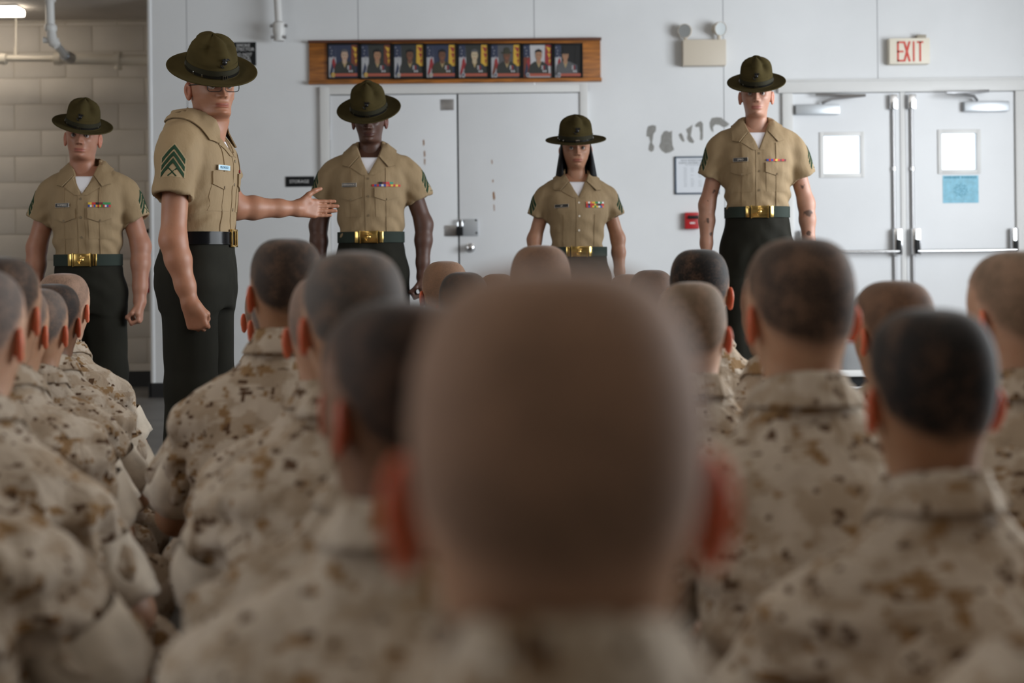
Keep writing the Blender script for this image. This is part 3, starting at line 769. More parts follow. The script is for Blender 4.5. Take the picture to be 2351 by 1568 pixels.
mb = MB(); mb.tube([r2(126, 98), r2(146, 124, YQ+.5), r2(152, 130, YQ+.6)], [.030, .026, .026], 16); mb.build('slanting_pipe', M_ALU, p2, smooth=True)
mb = MB(); mb.tube([r2(148, 126, YQ+.55), r2(163, 134, YQ+.65)], .042, 14); mb.build('end_coupling', M_STEEL, p2, smooth=True)
# lamp
lx = PP(50, 30, 10.45)
CZA = 2.859
lm = tag(empty('ceiling_lamp', (lx[0], 10.45, CZA)), 'lit fluorescent lamp on the alcove ceiling at the left edge', 'lamp')
zl = PP(50, 36, 10.45)[2]-CZA; zh = PP(50, 19, 10.45)[2]-CZA
box('lamp_body', -1.25, -.006, -.10, .10, zh, 0, M_STEEL, lm, .006)
mb = MB(); mb.box(-1.22, .004, -.075, .075, zl, zh, 0, .018); mb.build('diffuser', M_TUBE, lm, smooth=True)
# fire extinguisher
fx = P(334, 600, YA-.13)
fe = tag(empty('fire_extinguisher', (fx.x, YA-.13, P(331, 672, YA-.13).z)), 'red fire extinguisher with black strap on the block wall', 'extinguisher')
h = P(331, 545, YA-.13).z-fe.location.z
mb = MB(); mb.lathe([(.07, 0), (.078, .01), (.078, h-.05), (.068, h-.02), (.04, h), (.02, h+.01)], None, 28); mb.build('cylinder', M_RED, fe, smooth=True)
mb = MB(); mb.lathe([(.080, h*.51), (.081, h*.51), (.081, h*.54), (.080, h*.54)], None, 28); mb.build('strap', M_BLACKP, fe, smooth=True)
mb = MB(); mb.lathe([(.018, h), (.018, h+.04), (.012, h+.05)], None, 12); mb.tube([(0, 0, h+.03), (.05, -.02, h+.05)], .008, 8); mb.tube([(0, 0, h+.045), (.06, -.02, h+.075)], .008, 8); mb.build('valve', M_BLACKP, fe, smooth=True)
mb = MB(); mb.box(-.03, .03, .075, .13, h*.3, h*.8); mb.build('bracket', M_BLACKP, fe)

# low bench with grey tub by the exit doors
b0 = P(1940, 850, 8.8)
bn = tag(empty('low_bench', (b0.x+.25, 8.8, 0)), 'low white-topped bench seen past the seated recruits at right', 'bench')
box('bench_top', -.5, .6, -.18, .18, b0.z-.025, b0.z+.012, M_FRAME, bn, .004); box('bench_apron', -.47, .57, -.15, .15, b0.z-.09, b0.z-.025, M_BLACKP, bn)
for sx in (-.44, .54):
    for sy in (-.13, .13): box('leg', sx-.02, sx+.02, sy-.02, sy+.02, 0, b0.z-.025, M_BLACKP, bn)
tz = P(1940, 783, 8.8).z
mb = MB(); 
for sgn in (0,):
    w_, d_ = .20, .13; pr = []
    for (zq, k) in ((0, .94), (.02, .98), ((tz-b0.z)*.8, 1.0), ((tz-b0.z)*.93, .96), ((tz-b0.z-.012), .86)):
        pr.append((zq, k))
    n = 40; v = []; f = []
    for zq, k in pr:
        for q in range(n):
            a_ = 2*PI*q/n; c_, s_ = math.cos(a_), math.sin(a_); v.append((w_*k*math.copysign(abs(c_)**.4, c_), d_*k*math.copysign(abs(s_)**.4, s_), zq))
    for i in range(len(pr)-1):
        for q in range(n): f.append((i*n+q, i*n+(q+1) % n, (i+1)*n+(q+1) % n, (i+1)*n+q))
    f.append(tuple((len(pr)-1)*n+q for q in range(n))); f.append(tuple(range(n-1, -1, -1))); mb.add(v, f)
tb_ = mb.build('storage_tub', M_GREYBIN, None, smooth=True); tb_.location = (P(1912, 800, 8.8).x+.19, 8.8, b0.z+.013)
tag(tb_, 'grey rounded plastic tub on the low white bench', 'tub')

# unseen ceiling lamps, added to light the recruits' heads, backs and shoulders
for lx_, ly_, lab in ((-1.4, -.7, 'added unseen ceiling lamp behind the camera at left'), (1.4, -.7, 'added unseen ceiling lamp behind the camera at right'), (-1.5, 1.9, 'added unseen ceiling lamp above the near end of the left column'), (1.3, 1.9, 'added unseen ceiling lamp above the near recruits at right'), (-1.5, 4.4, 'added unseen ceiling lamp above the far end of the left column'), (1.3, 4.4, 'added unseen ceiling lamp above the far recruits at right')):
    lm = tag(empty('ceiling_lamp', (lx_, ly_, CZ)), lab, 'lamp', 'added overhead lamps')
    box('lamp_body', -.10, .10, -.65, .65, -.07, 0, M_STEEL, lm, .006)
    mb = MB(); mb.box(-.08, .08, -.62, .62, -.11, -.07, 0, .015); mb.build('diffuser', mat('added_lamp_diffuser', (.9, .9, .85), .4, emit=((1.0, .90, .76), 10.0)), lm, smooth=True)
# ------------------------------------------------------------------ heads
# rows: z, front y, back y, half width, y of widest point
HT = np.array([
 (.1450, -.010, -.012, .0008, -.011), (.1440, .016, -.040, .026, -.012), (.1395, .040, -.060, .043, -.012), (.1290, .062, -.077, .058, -.012),
 (.1130, .079, -.090, .0685, -.012), (.0920, .0905, -.097, .0755, -.012), (.0680, .0965, -.100, .0785, -.012), (.0500, .0985, -.0995, .0785, -.012),
 (.0400, .0965, -.0985, .0780, -.011), (.0300, .0935, -.0965, .0770, -.010), (.0180, .0935, -.0935, .0757, -.009), (.0050, .0945, -.0890, .0740, -.008),
 (-.0080, .0955, -.0835, .0700, -.006), (-.0200, .0965, -.0790, .0672, -.004), (-.0320, .0968, -.0750, .0645, -.003), (-.0440, .0958, -.0720, .0618, -.003),
 (-.0560, .0940, -.0705, .0600, -.006), (-.0660, .0900, -.0700, .0590, -.010), (-.0735, .0800, -.0700, .0588, -.014), (-.0790, .0640, -.0702, .0588, -.018),
 (-.0850, .0470, -.0706, .0592, -.020), (-.0930, .0390, -.0712, .0598, -.022), (-.1100, .0370, -.0725, .0608, -.022), (-.1400, .0350, -.0750, .0620, -.024),
 (-.1700, .0340, -.0790, .0645, -.026), (-.2000, .0340, -.0870, .0700, -.030), (-.2350, .0300, -.0920, .0720, -.032)])

def head_grid(M, A, face=1.0, jaw=1.0, longer=1.0, lips=1.0, nosew=1.0, neck=1.0):
    n = len(HT); u = np.linspace(0, n-1, M)
    col = []
    for c in range(5):
        v = np.interp(np.linspace(0, n-1, M*3), np.arange(n), HT[:, c])
        kx = np.exp(-np.linspace(-2, 2, 2*int(M*3/n*0.55)+1)**2); kx /= kx.sum()
        w = np.convolve(np.pad(v, len(kx)//2, mode='edge'), kx, 'valid')
        e = np.minimum(np.arange(M*3), np.arange(M*3)[::-1])/(M*3/n); e = np.clip(e, 0, 1)
        v = v*(1-e)+w*e
        col.append(np.interp(u, np.linspace(0, n-1, M*3), v))
    z, yf, yb, w, yc = [c[:, None] for c in col]
    t = np.linspace(0, 2*PI, A, endpoint=False)
    a = (t - 0.42*np.sin(t))[None, :] if face > 0 else t[None, :]          # denser at the front
    jawz = sstep(.02, -.05, z); w = w*(1+(jaw-1)*jawz)
    sn, cs = np.sin(a), np.cos(a)
    # front half: full cheeks; chin rounder
    ex = 0.86+0.10*sstep(-.03, -.06, z)*sstep(-.1, -.075, z)
    x = w*np.sign(sn)*np.abs(sn)**ex
    x = x*(1-.16*np.clip(cs, 0, 1)**.7*sstep(-.01, -.05, z)*sstep(-.095, -.075, z))
    nk = sstep(-.03, -.08, z); x = x*(1+(neck-1)*nk); 
    y = yc+np.where(cs > 0, (yf-yc)*np.abs(cs)**ex, -(yc-yb)*np.abs(cs)**0.92)
    y = yc+(y-yc)*(1+(neck-1)*nk)
    z = z+0*a
    if face > 0:
        fr = sstep(0.02, 0.06, y)
        def g(x0, z0, sx, sz): return np.exp(-((np.abs(x)-x0)/sx)**2-((z-z0)/sz)**2)
        zr = np.clip((.040-z)/.043, 0, 1.2)
        ridge = np.where(z > -.003, .005+.020*zr**1.15, .0265*np.exp(-((z+.003)/.0075)**2))*sstep(.055, .038, z)
        dy = ridge*np.exp(-(x/((.0075+.0045*zr)*nosew))**2)
        dy = dy+.009*g(.0125*nosew, -.005, .006, .007)                        # nostrils
        dy = dy-.0125*g(.032, .029, .0155, .0095)-.004*g(.015, .033, .008, .010)    # eye sockets
        dy = dy+.0045*np.exp(-((z-.0475)/.007)**2)*sstep(.062, .03, np.abs(x))          # brow
        dy = dy+.004*g(.047, .006, .017, .014)-.004*g(.043, -.028, .014, .018)
        lw = np.exp(-(x/.0255)**4)
        dy = dy+lips*(.0048*np.exp(-((z+.0315)/.0042)**2)+.0062*np.exp(-((z+.0420)/.0048)**2)-.0030*np.exp(-((z+.0367)/.0016)**2))*lw
        dy = dy-.0032*np.exp(-(x/.02)**2-((z+.0510)/.005)**2)+.0055*np.exp(-(x/.019)**2-((z+.0635)/.0095)**2)
        y = y+dy*fr*face
    zz = np.where(z < 0.02, .02+(z-.02)*1.0, z)
    return np.stack([x, y, zz], 2)

def grid_faces(M, A, cap=True):
    i = np.arange(M-1)[:, None]*A; k = np.arange(A)[None, :]; k2 = (np.arange(A)+1)[None, :] % A
    return np.stack([i+k, i+A+k, i+A+k2, i+k2], 2).reshape(-1, 4)

def hairline(ang):
    """lower edge height of the hair for angle from the front (0..pi)"""
    return np.interp(ang, [0, .55, .85, 1.15, 1.5, 1.75, 2.0, 2.5, PI], [.103, .098, .082, .070, .035, .028, .000, -.024, -.034])

_ear = {}
def ear_mesh(cell):
    if cell in _ear: return _ear[cell]
    f = Field((-.02, -.03, -.045), (.03, .03, .045), cell)
    f.ell((.004, 0, .004), (.0075, .0185, .031), 0); f.ell((.004, .004, -.024), (.0065, .0105, .012), .008)
    f.ell((.0135, .003, .002), (.0085, .0095, .0185), .003, 's')
    f.ell((-.006, .012, 0), (.008, .010, .020), .008)
    V, Q = f.mesh(); V = relax(V, Q, 1, .4)
    _ear[cell] = (V, Q); return V, Q

def rot_many(V, yaw, roll, pitch):
    x, y, z = V[:, 0], V[:, 1], V[:, 2]
    c, s = np.cos(pitch), np.sin(pitch); y, z = c*y-s*z, s*y+c*z
    c, s = np.cos(roll), np.sin(roll); x, z = c*x+s*z, -s*x+c*z
    c, s = np.cos(yaw), np.sin(yaw); x, y = c*x-s*y, s*x+c*y
    return np.stack([x, y, z], 1)

def make_head(pivot, yaw=0, pitch=0, roll=0, hi=True, jaw=1.0, lips=1.0, nosew=1.0, hair=True, ears=1.0, wide=1.0, fade=.03, neck=1.0, redear=1.0, hshift=0.0):
    """arrays for head + neck + ears (+ eyes), mask colours, and the clipped-hair shell"""
    M, A = (112, 132) if hi else (56, 56)
    G = head_grid(M, A, 1.0 if hi else .8, jaw, 1, lips, nosew, neck)
    V = G.reshape(-1, 3); Q = grid_faces(M, A)[:, ::-1]
    V = V*np.array([wide, 1, 1])
    mask = np.zeros((len(V), 4))
    x, y, z = V.T
    if hi:
        fr = y > .05
        lw = (np.abs(x) < .029)
        zc = np.where(z > -.0367, (z+.0367)/.0085, (-.0367-z)/.0105)
        mask[:, 1] = np.where(fr & lw, sstep(1.0, .6, zc)*sstep(.0285, .020, np.abs(x)), 0)
        bz = .0490-.0030*np.clip((np.abs(x)-.035)/.02, 0, 1)
        mask[:, 2] = np.where(fr, sstep(.0045, .0028, np.abs(z-bz))*sstep(.014, .018, np.abs(x))*sstep(.056, .048, np.abs(x)), 0)*.8
        mask[:, 2] = np.maximum(mask[:, 2], np.where(fr, .75*np.exp(-((z+.0367)/.0013)**2)*sstep(.027, .022, np.abs(x)), 0))  # shade between the lips painted dark
        mask[:, 2] = np.maximum(mask[:, 2], np.where(fr, .8*np.exp(-((np.abs(x)-.008*nosew)/.0035)**2-((z+.0125)/.0022)**2), 0))  # shade inside the nostrils painted dark
    parts = [(V, Q, mask)]
    eV, eQ = ear_mesh(.0026 if hi else .0032)
    for sd in (1, -1):
        v = eV*ears; q = eQ
        c, s_ = math.cos(.50), math.sin(.50)
        v = np.stack([v[:, 0]*c-v[:, 1]*s_, v[:, 0]*s_+v[:, 1]*c, v[:, 2]], 1)   # back edge stands off the skull
        v = v+np.array([.0810*wide, -.016, .012])
        v = v*np.array([sd, 1, 1])
        if sd < 0: q = q[:, ::-1]
        m = np.zeros((len(v), 4)); m[:, 0] = redear
        parts.append((v, q, m))
        if hi:
            n1, n2 = 12, 16; th = np.linspace(.05, PI-.05, n1)[:, None]; ph = np.linspace(0, 2*PI, n2, endpoint=False)[None, :]
            e = np.stack([np.sin(th)*np.cos(ph), np.cos(th)+0*ph, np.sin(th)*np.sin(ph)], 2).reshape(-1, 3)
            m = np.zeros((len(e), 4)); m[:, 3] = .8; m[:, 2] = np.where(th.repeat(n2) < .60, .95, 0)
            m[:, 2] = np.maximum(m[:, 2], sstep(.15, .40, e[:, 2])*.85)                    # shadowed lash line
            ev = e*.0118+np.array([.0315*sd*wide, .0785, .0285])
            parts.append((ev, grid_faces(n1, n2)[:, ::-1], m))
    hairs = None
    if hair:
        ang = np.abs(np.arctan2(x, y+.01)); hl = hairline(ang)+hshift*sstep(1.4, 2.2, ang)
        wob = vnoise(V*60, 3)*.004
        den = sstep(0, fade, z-hl-wob)
        N = vnormals(V, Q)
        hm = z > hl-.004
        keep = hm[Q].all(1)
        use = np.zeros(len(V), bool); use[Q[keep].ravel()] = True
        mp = np.cumsum(use)-1
        hairs = ((V+N*.0013)[use], mp[Q[keep]], den[use])
    pv = np.array(pivot)
    def place(v):
        w = sstep(-.18, -.07, v[:, 2]); return rot_many(v, yaw*w, roll*w, pitch*w)+pv
    out = [(place(v), q, m) for v, q, m in parts]
    if hairs: hairs = (place(hairs[0]), hairs[1], hairs[2])
    Mx = Matrix.Translation(pivot) @ Matrix.Rotation(yaw, 4, 'Z') @ Matrix.Rotation(roll, 4, 'Y') @ Matrix.Rotation(pitch, 4, 'X')
    return out, hairs, Mx

def join(parts):
    Vs, Qs, Ms = [], [], []; o = 0
    for p in parts:
        v, q = p[0], p[1]; m = p[2] if len(p) > 2 else np.zeros((len(v), 4))
        Vs.append(v); Qs.append(q+o); Ms.append(m); o += len(v)
    return np.concatenate(Vs), np.concatenate(Qs), np.concatenate(Ms)
def body_obj(parts, m, parent):
    V, Q, K = join(parts); me = mesh_np('body', V, [Q])
    at = me.attributes.new('mask', 'FLOAT_COLOR', 'POINT'); at.data.foreach_set('color', K.astype(np.float32).ravel())
    return link('body', me, m, parent)
def hair_obj(h, m, parent):
    me = mesh_np('hair', h[0], [h[1]])
    at = me.attributes.new('dens', 'FLOAT', 'POINT'); at.data.foreach_set('value', h[2].astype(np.float32))
    return link('hair', me, m, parent)

# ------------------------------------------------------------------ arms and hands
def hand_prims(wrist, f, n, t, curl, thumb, size=1.0, spread=0.0):
    """cones of a five-fingered hand: f finger direction, n palm normal, t thumb side (unit vectors)"""
    f, n, t = (np.array(v, float)/np.linalg.norm(v) for v in (f, n, t)); w = np.array(wrist, float)
    out = []
    L = [(.040, .0245, .020), (.044, .028, .021), (.041, .026, .021), (.032, .020, .019)]
    offs = [.030, .0100, -.0100, -.0285]; kn = [.090, .093, .088, .080]
    R = [.0090, .0092, .0088, .0080]
    for i in range(4):
        k = w+(f*kn[i]+t*offs[i])*size
        out.append((w+(f*.012+t*offs[i]*.62)*size, k, .0165*size, .0125*size, .012))
        a = 0; p = k; tilt = spread*offs[i]*9
        fd = f*math.cos(tilt)+t*math.sin(tilt)
        for j in range(3):
            a += curl[j]
            d = fd*math.cos(a)+n*math.sin(a)
            q = p+d*L[i][j]*size
            out.append((p, q, (R[i]-.0005*j)*size, (R[i]-.0005*(j+1))*size, .004))
            p = q
    out.append((w+(t*.018+f*.02)*size, w+(f*.055+t*.034+n*.006)*size, .019*size, .015*size, .014))
    b = w+(f*.022+t*.026+n*.008)*size
    d0, d1, d2 = [np.array(d[0]*f+d[1]*t+d[2]*n) for d in thumb]
    p = b
    for d, ln, r0, r1 in ((d0, .044, .0150, .0115), (d1, .033, .0112, .0100), (d2, .028, .0100, .0082)):
        d = d/np.linalg.norm(d); q = p+d*ln*size; out.append((p, q, r0*size, r1*size, .006)); p = q
    return out
OPEN = dict(curl=(.10, .10, .06), thumb=((.75, .65, .15), (.85, .5, .1), (.95, .3, .05)))
FIST = dict(curl=(1.25, 1.35, .75), thumb=((.75, .35, .55), (.55, -.25, .75), (.1, -.9, .35)))
LOOSE = dict(curl=(.75, .9, .5), thumb=((.8, .45, .4), (.9, .1, .35), (.95, -.1, .25)))

def make_arm(sh, el, wr, f, n, t, pose, cell=.0038, size=1.0, thick=1.0):
    sh, el, wr = (np.array(p, float) for p in (sh, el, wr))
    pr = [(sh+(el-sh)*.30, el, .047*thick, .043*thick, .02), (el, el+(wr-el)*.30, .042*thick, .0435*thick, .03), (el+(wr-el)*.30, el+(wr-el)*.72, .0435*thick, .033*thick, .02),
          (el+(wr-el)*.72, wr, .033*thick, .0275*thick, .02), (wr, wr+np.array(f)*.02, .0275*thick, .024, .015)]
    pr += hand_prims(wr, f, n, t, size=size, **pose)
    pts = np.array([p for q in pr for p in (q[0], q[1])])
    fl = Field(pts.min(0)-.07, pts.max(0)+.07, cell)
    for a, b, ra, rb, k in pr: fl.cone(a, b, ra, rb, k)
    V, Q = fl.mesh(); V = relax(V, Q, 1, .35)
    return V, Q

# ------------------------------------------------------------------ panels that follow a surface
class Panels:
    """quads given in a plane (o, U, W), projected along -D onto a surface and given thickness"""
    def __init__(s, bvh, o, U, W, D): s.b = bvh; s.o, s.U, s.W, s.D = Vector(o), Vector(U), Vector(W), Vector(D).normalized(); s.mb = MB()
    def hit(s, u, w, off):
        p = s.o+s.U*u+s.W*w
        h = s.b.ray_cast(p+s.D*.6, -s.D)
        if h[0] is None:
            h = s.b.find_nearest(p)
        return h[0]+s.D*off
    def quad(s, c, n=6, m=6, off=.0, th=.003, mi=0):
        """c: four (u, w) corners in order"""
        c = [Vector(p) for p in c]; V = []; F = []
        for lay in (off+th, off-.004):
            for j in range(m+1):
                for i in range(n+1):
                    a, b = i/n, j/m
                    p = (c[0]*(1-a)+c[1]*a)*(1-b)+(c[3]*(1-a)+c[2]*a)*b
                    V.append(s.hit(p.x, p.y, lay))
        W = n+1; B = W*(m+1)
        for j in range(m):
            for i in range(n): F.append((j*W+i, j*W+i+1, (j+1)*W+i+1, (j+1)*W+i))
        edge = [i for i in range(W)]+[j*W+n for j in range(1, m+1)]+[m*W+i for i in range(n-1, -1, -1)]+[j*W for j in range(m-1, 0, -1)]
        for a, b in zip(edge, edge[1:]+edge[:1]): F.append((a, a+B, b+B, b))
        s.mb.add(V, F, mi)
    def build(s, name, m, parent): return s.mb.build(name, m, parent, smooth=True)

def wrap_band(bvh, z0, z1, cy, off, th, n=72, rows=3, fn=None, a0=0.0, a1=2*PI):
    """belt: strip wrapped round a surface at heights z0..z1"""
    full = abs(a1-a0-2*PI) < 1e-6
    V = []; F = []; nn = n if full else n+1
    for lay in (off+th, off):
        for j in range(rows+1):
            z = z0+(z1-z0)*j/rows
            for i in range(nn):
                a = a0+(a1-a0)*i/n; d = Vector((math.sin(a), math.cos(a), 0))
                h = bvh.ray_cast(Vector((0, cy, (z0+z1)/2))+d*.6, -d)
                p = h[0] if h[0] else Vector((0, cy, 0))+d*.15
                V.append(Vector((p.x, p.y, z))+d*lay)
    B = nn*(rows+1)
    for i in range(n):
        i2 = (i+1) % nn
        for j in range(rows):
            F.append((j*nn+i, (j+1)*nn+i, (j+1)*nn+i2, j*nn+i2)); F.append((B+j*nn+i, B+j*nn+i2, B+(j+1)*nn+i2, B+(j+1)*nn+i))
        F.append((i, i2, B+i2, B+i)); t = rows*nn; F.append((t+i, B+t+i, B+t+i2, t+i2))
    if not full:
        for j in range(rows):
            for i in (0, nn-1): F.append((j*nn+i, (j+1)*nn+i, B+(j+1)*nn+i, B+j*nn+i))
    b = MB(); b.add(V, F); return b

def collar_mesh(bvh, stations, th=.004, sub=5):
    """collar leaf: stations of (fold point, outer point) laid over the shirt"""
    S = [(Vector(a), Vector(b)) for a, b in stations]; pts = []
    for (a, b), (a2, b2) in zip(S[:-1], S[1:]):
        for k in range(sub): pts.append((a.lerp(a2, k/sub), b.lerp(b2, k/sub)))
    pts.append(S[-1]); n = len(pts); m = 6; V = []; F = []
    for lay in (th, 0.0):
        for a, b in pts:
            for j in range(m+1):
                p = a.lerp(b, j/m)
                q, nr, _, dd = bvh.find_nearest(p)
                sd = (p-q).dot(nr)
                if j > 0:
                    p = p+nr*(max(0, .0035-sd) if sd < .0035 else 0)
                p = p+nr*lay
                V.append(p)
    W = m+1; B = n*W
    for i in range(n-1):
        for j in range(m):
            F.append((i*W+j, i*W+j+1, (i+1)*W+j+1, (i+1)*W+j)); F.append((B+i*W+j, B+(i+1)*W+j, B+(i+1)*W+j+1, B+i*W+j+1))
        F.append((i*W, (i+1)*W, B+(i+1)*W, B+i*W)); F.append((i*W+m, B+i*W+m, B+(i+1)*W+m, (i+1)*W+m))
    for i in (0, n-1):
        for j in range(m): F.append((i*W+j, i*W+j+1, B+i*W+j+1, B+i*W+j))
    b = MB(); b.add(V, F); return b

def band_ring(axis0, axis1, r0, r1, th=.006, seg=40, rows=6, seed=0, amp=.004, flat=None):
    """rolled cuff around an arm"""
    a = np.array(axis0, float); b = np.array(axis1, float); d = (b-a)/np.linalg.norm(b-a)
    up = np.array([0, 1, .2]); u = np.cross(d, up); u /= np.linalg.norm(u); w = np.cross(d, u)
    prof = [(t, 0, 0) for t in np.linspace(0, 1, rows)]
    V = []; F = []
    ring = []
    for t in np.linspace(0, 1, rows): ring.append((t, r0+(r1-r0)*t+.004*math.sin(PI*t)))
    for t in (1.01, .99, .6, .3): ring.append((t, r0+(r1-r0)*t-th-.004*(1-t)))
    for ti, rr in ring:
        ph = np.linspace(0, 2*PI, seg, endpoint=False)
        dirs = np.cos(ph)[:, None]*u+np.sin(ph)[:, None]*w
        q = a+(b-a)*ti+dirs*rr
        nz = vnoise(np.stack([np.cos(ph)*2.2, np.sin(ph)*2.2, np.full(seg, ti*2.0)], 1), seed)*amp
        ed = vnoise(np.stack([np.cos(ph)*1.3+9, np.sin(ph)*1.3, np.zeros(seg)], 1), seed)*.010
        q = q+dirs*nz[:, None]+d*(ed*(1 if ti > .5 else .5))[:, None]
        V += [tuple(p) for p in q]
    n = len(ring)
    for i in range(n-1):
        for k in range(seg): F.append((i*seg+k, i*seg+(k+1) % seg, (i+1)*seg+(k+1) % seg, (i+1)*seg+k))
    m = MB(); m.add(V, F); return m

# ------------------------------------------------------------------ campaign hat
_hat = {}
def hat_mesh():
    if 'm' in _hat: return _hat['m']
    A = 120; ang = np.linspace(0, 2*PI, A, endpoint=False)          # 0 = front (+y)
    V = []; rows = 0
    H = .144
    for t in np.linspace(1, 0, 44):
        base = np.interp(t, [0, .15, .40, .60, .74, .85, .93, .98, 1.0], [1.0, .985, .955, .92, .84, .68, .46, .22, .004])
        r = np.ones(A)*base
        dent = np.zeros(A)
        for c, dp in ((.72, 1.0), (-.72, 1.0), (PI-.8, .7), (PI+.8, .7)):
            dd = np.angle(np.exp(1j*(ang-c))); dent += dp*np.exp(-(dd/.36)**2)
        r = r*(1-.36*dent*math.exp(-((t-.72)/.20)**2))
        rx, ry = .0965*r, .1190*r
        z = H*t*np.ones(A)-.010*dent*math.exp(-((t-.9)/.15)**2)
        V.append(np.stack([rx*np.sin(ang), ry*np.cos(ang), z], 1)); rows += 1
    nb = 14
    for t in np.linspace(0.0, 1, nb)[1:]:
        rx = .0965+(.168-.0965)*t; ry = .119+(.190-.119)*t
        curl = .004*np.maximum(0, t-.6)/.4+.002*(t**2)*np.sin(ang)**2
        V.append(np.stack([rx*np.sin(ang), ry*np.cos(ang), curl], 1)); rows += 1
    z_edge = V[-1]
    V.append(z_edge*np.array([1.006, 1.006, 1])-np.array([0, 0, .0025])); V.append(z_edge-np.array([0, 0, .005])); rows += 2
    for t in np.linspace(1, 0.0, 6)[1:]:
        rx = .095+(.168-.095)*t; ry = .117+(.190-.117)*t
        curl = .004*np.maximum(0, t-.6)/.4+.002*(t**2)*np.sin(ang)**2
        V.append(np.stack([rx*np.sin(ang), ry*np.cos(ang), curl-.005], 1)); rows += 1
    for z in (.02, .05):
        V.append(np.stack([.093*np.sin(ang), .115*np.cos(ang), np.full(A, z)], 1)); rows += 1
    V = np.concatenate(V); Q = grid_faces(rows, A)
    me = mesh_np('hat', V, [Q[:, ::-1]]); _hat['m'] = me; _hat['bvh'] = bvh_of(V, Q)
    return me
def emblem(mb, M, s=1.0, mi=0):
    """globe, eagle and fouled anchor, as a small relief"""
    T = lambda p: M @ Vector((p[0]*s, p[1]*s, p[2]*s))
    n1, n2 = 8, 14; v = []; f = []
    for i in range(n1+1):
        th = PI*i/n1
        for k in range(n2):
            ph = 2*PI*k/n2; v.append(T((.0085*math.sin(th)*math.cos(ph), .0055*math.sin(th)*math.sin(ph), .0085*math.cos(th))))
    for i in range(n1):
        for k in range(n2): f.append((i*n2+k, i*n2+(k+1) % n2, (i+1)*n2+(k+1) % n2, (i+1)*n2+k))
    mb.add(v, f, mi)
    mb.tube([T((-.013, .002, .011)), T((.013, .002, -.013))], .0018*s, 6, mi)                     # anchor shank
    mb.tube([T((.003, .003, -.0165)), T((.0115, .003, -.0135)), T((.0165, .003, -.0045))], .0019*s, 6, mi)   # flukes
    mb.tube([T((-.017, .002, .008)), T((-.009, .002, .015))], .0014*s, 6, mi)
    for sx in (-1, 1):                                                                              # wings
        for a in (0, 1, 2):
            mb.tube([T((.001*sx, .003, .0095)), T(((.008+.002*a)*sx, .003, .0155-.0028*a))], [.0022*s, .0009*s], 6, mi)
    mb.tube([T((0, .003, .008)), T((.0005, .004, .0145)), T((.0035, .004, .0165))], [.0028*s, .002*s, .0012*s], 6, mi)

def make_hat(parent, Mx, size):
    me = hat_mesh(); b = _hat['bvh']
    h = link('hat', me, M_FELT, parent); h.matrix_basis = Mx @ Matrix.Scale(size, 4)
    def strip(name, z0, z1, th, m):
        mb = wrap_band(b, z0, z1, 0, .0004, th, 90, 2); return mb.build(name, m, h, smooth=True)
    strip('grosgrain_band', .003, .034, .0008, M_FELT_BAND)
    strip('leather_strap', .004, .0135, .0032, M_LEATHER)
    mb = MB()
    y0 = b.ray_cast(Vector((0, .5, .009)), Vector((0, -1, 0)))[0].y+.0042
    for x in (-.0085, .0085): mb.box(x-.0012, x+.0012, y0-.001, y0+.002, .001, .0165)
    for z in (.001, .0153): mb.box(-.0097, .0097, y0-.001, y0+.002, z, z+.0022)
    mb.box(-.001, .0011, y0, y0+.0025, .003, .0155)
    mb.build('strap_buckle', M_CHROME, h)
    for a in (1.15, -1.15, .75):
        d = Vector((math.sin(a), math.cos(a), 0)); p = b.ray_cast(d*.5+Vector((0, 0, .009)), -d)[0]
        mb = MB(); R = Matrix.Translation(p+d*.003) @ Matrix.Rotation(-a, 4, 'Z')
        mb2 = MB(); mb2.box(-.003, .003, -.001, .002, -.006, .006, 0, .0008)
        mb.add([R @ Vector(q) for q in mb2.v], mb2.f); mb.build('strap_keeper', M_CHROME, h, smooth=True)
    mb = MB(); p = b.ray_cast(Vector((0, .5, .066)), Vector((0, -1, 0)))[0]
    emblem(mb, Matrix.Translation(p+Vector((0, .003, 0))), 1.15); mb.build('emblem', M_BLACKMETAL, h, smooth=True)
    return h

# ------------------------------------------------------------------ standing instructors
TORSO = np.array([(1.035, .158, .116, .000), (1.10, .161, .118, .002), (1.18, .170, .121, .004), (1.26, .184, .127, .006), (1.33, .193, .129, .006), (1.385, .193, .121, .001),
                  (1.425, .186, .106, -.008), (1.455, .164, .092, -.015), (1.485, .124, .080, -.021), (1.515, .082, .070, -.024), (1.53, .068, .064, -.025)])
TORSO_F = np.array([(1.035, .146, .106, .000), (1.10, .143, .106, .002), (1.17, .146, .112, .008), (1.24, .162, .128, .016), (1.30, .173, .133, .018), (1.37, .176, .118, .006),
                    (1.42, .168, .100, -.008), (1.455, .146, .088, -.016), (1.485, .112, .077, -.021), (1.515, .076, .068, -.024), (1.53, .066, .063, -.025)])

def sleeve_end(sh, el, sd):
    sh = np.array(sh, float); el = np.array(el, float); L = np.linalg.norm(el-sh)
    d = (el-sh)/L+np.array([.13*sd, 0, 0]); return sh+d/np.linalg.norm(d)*L

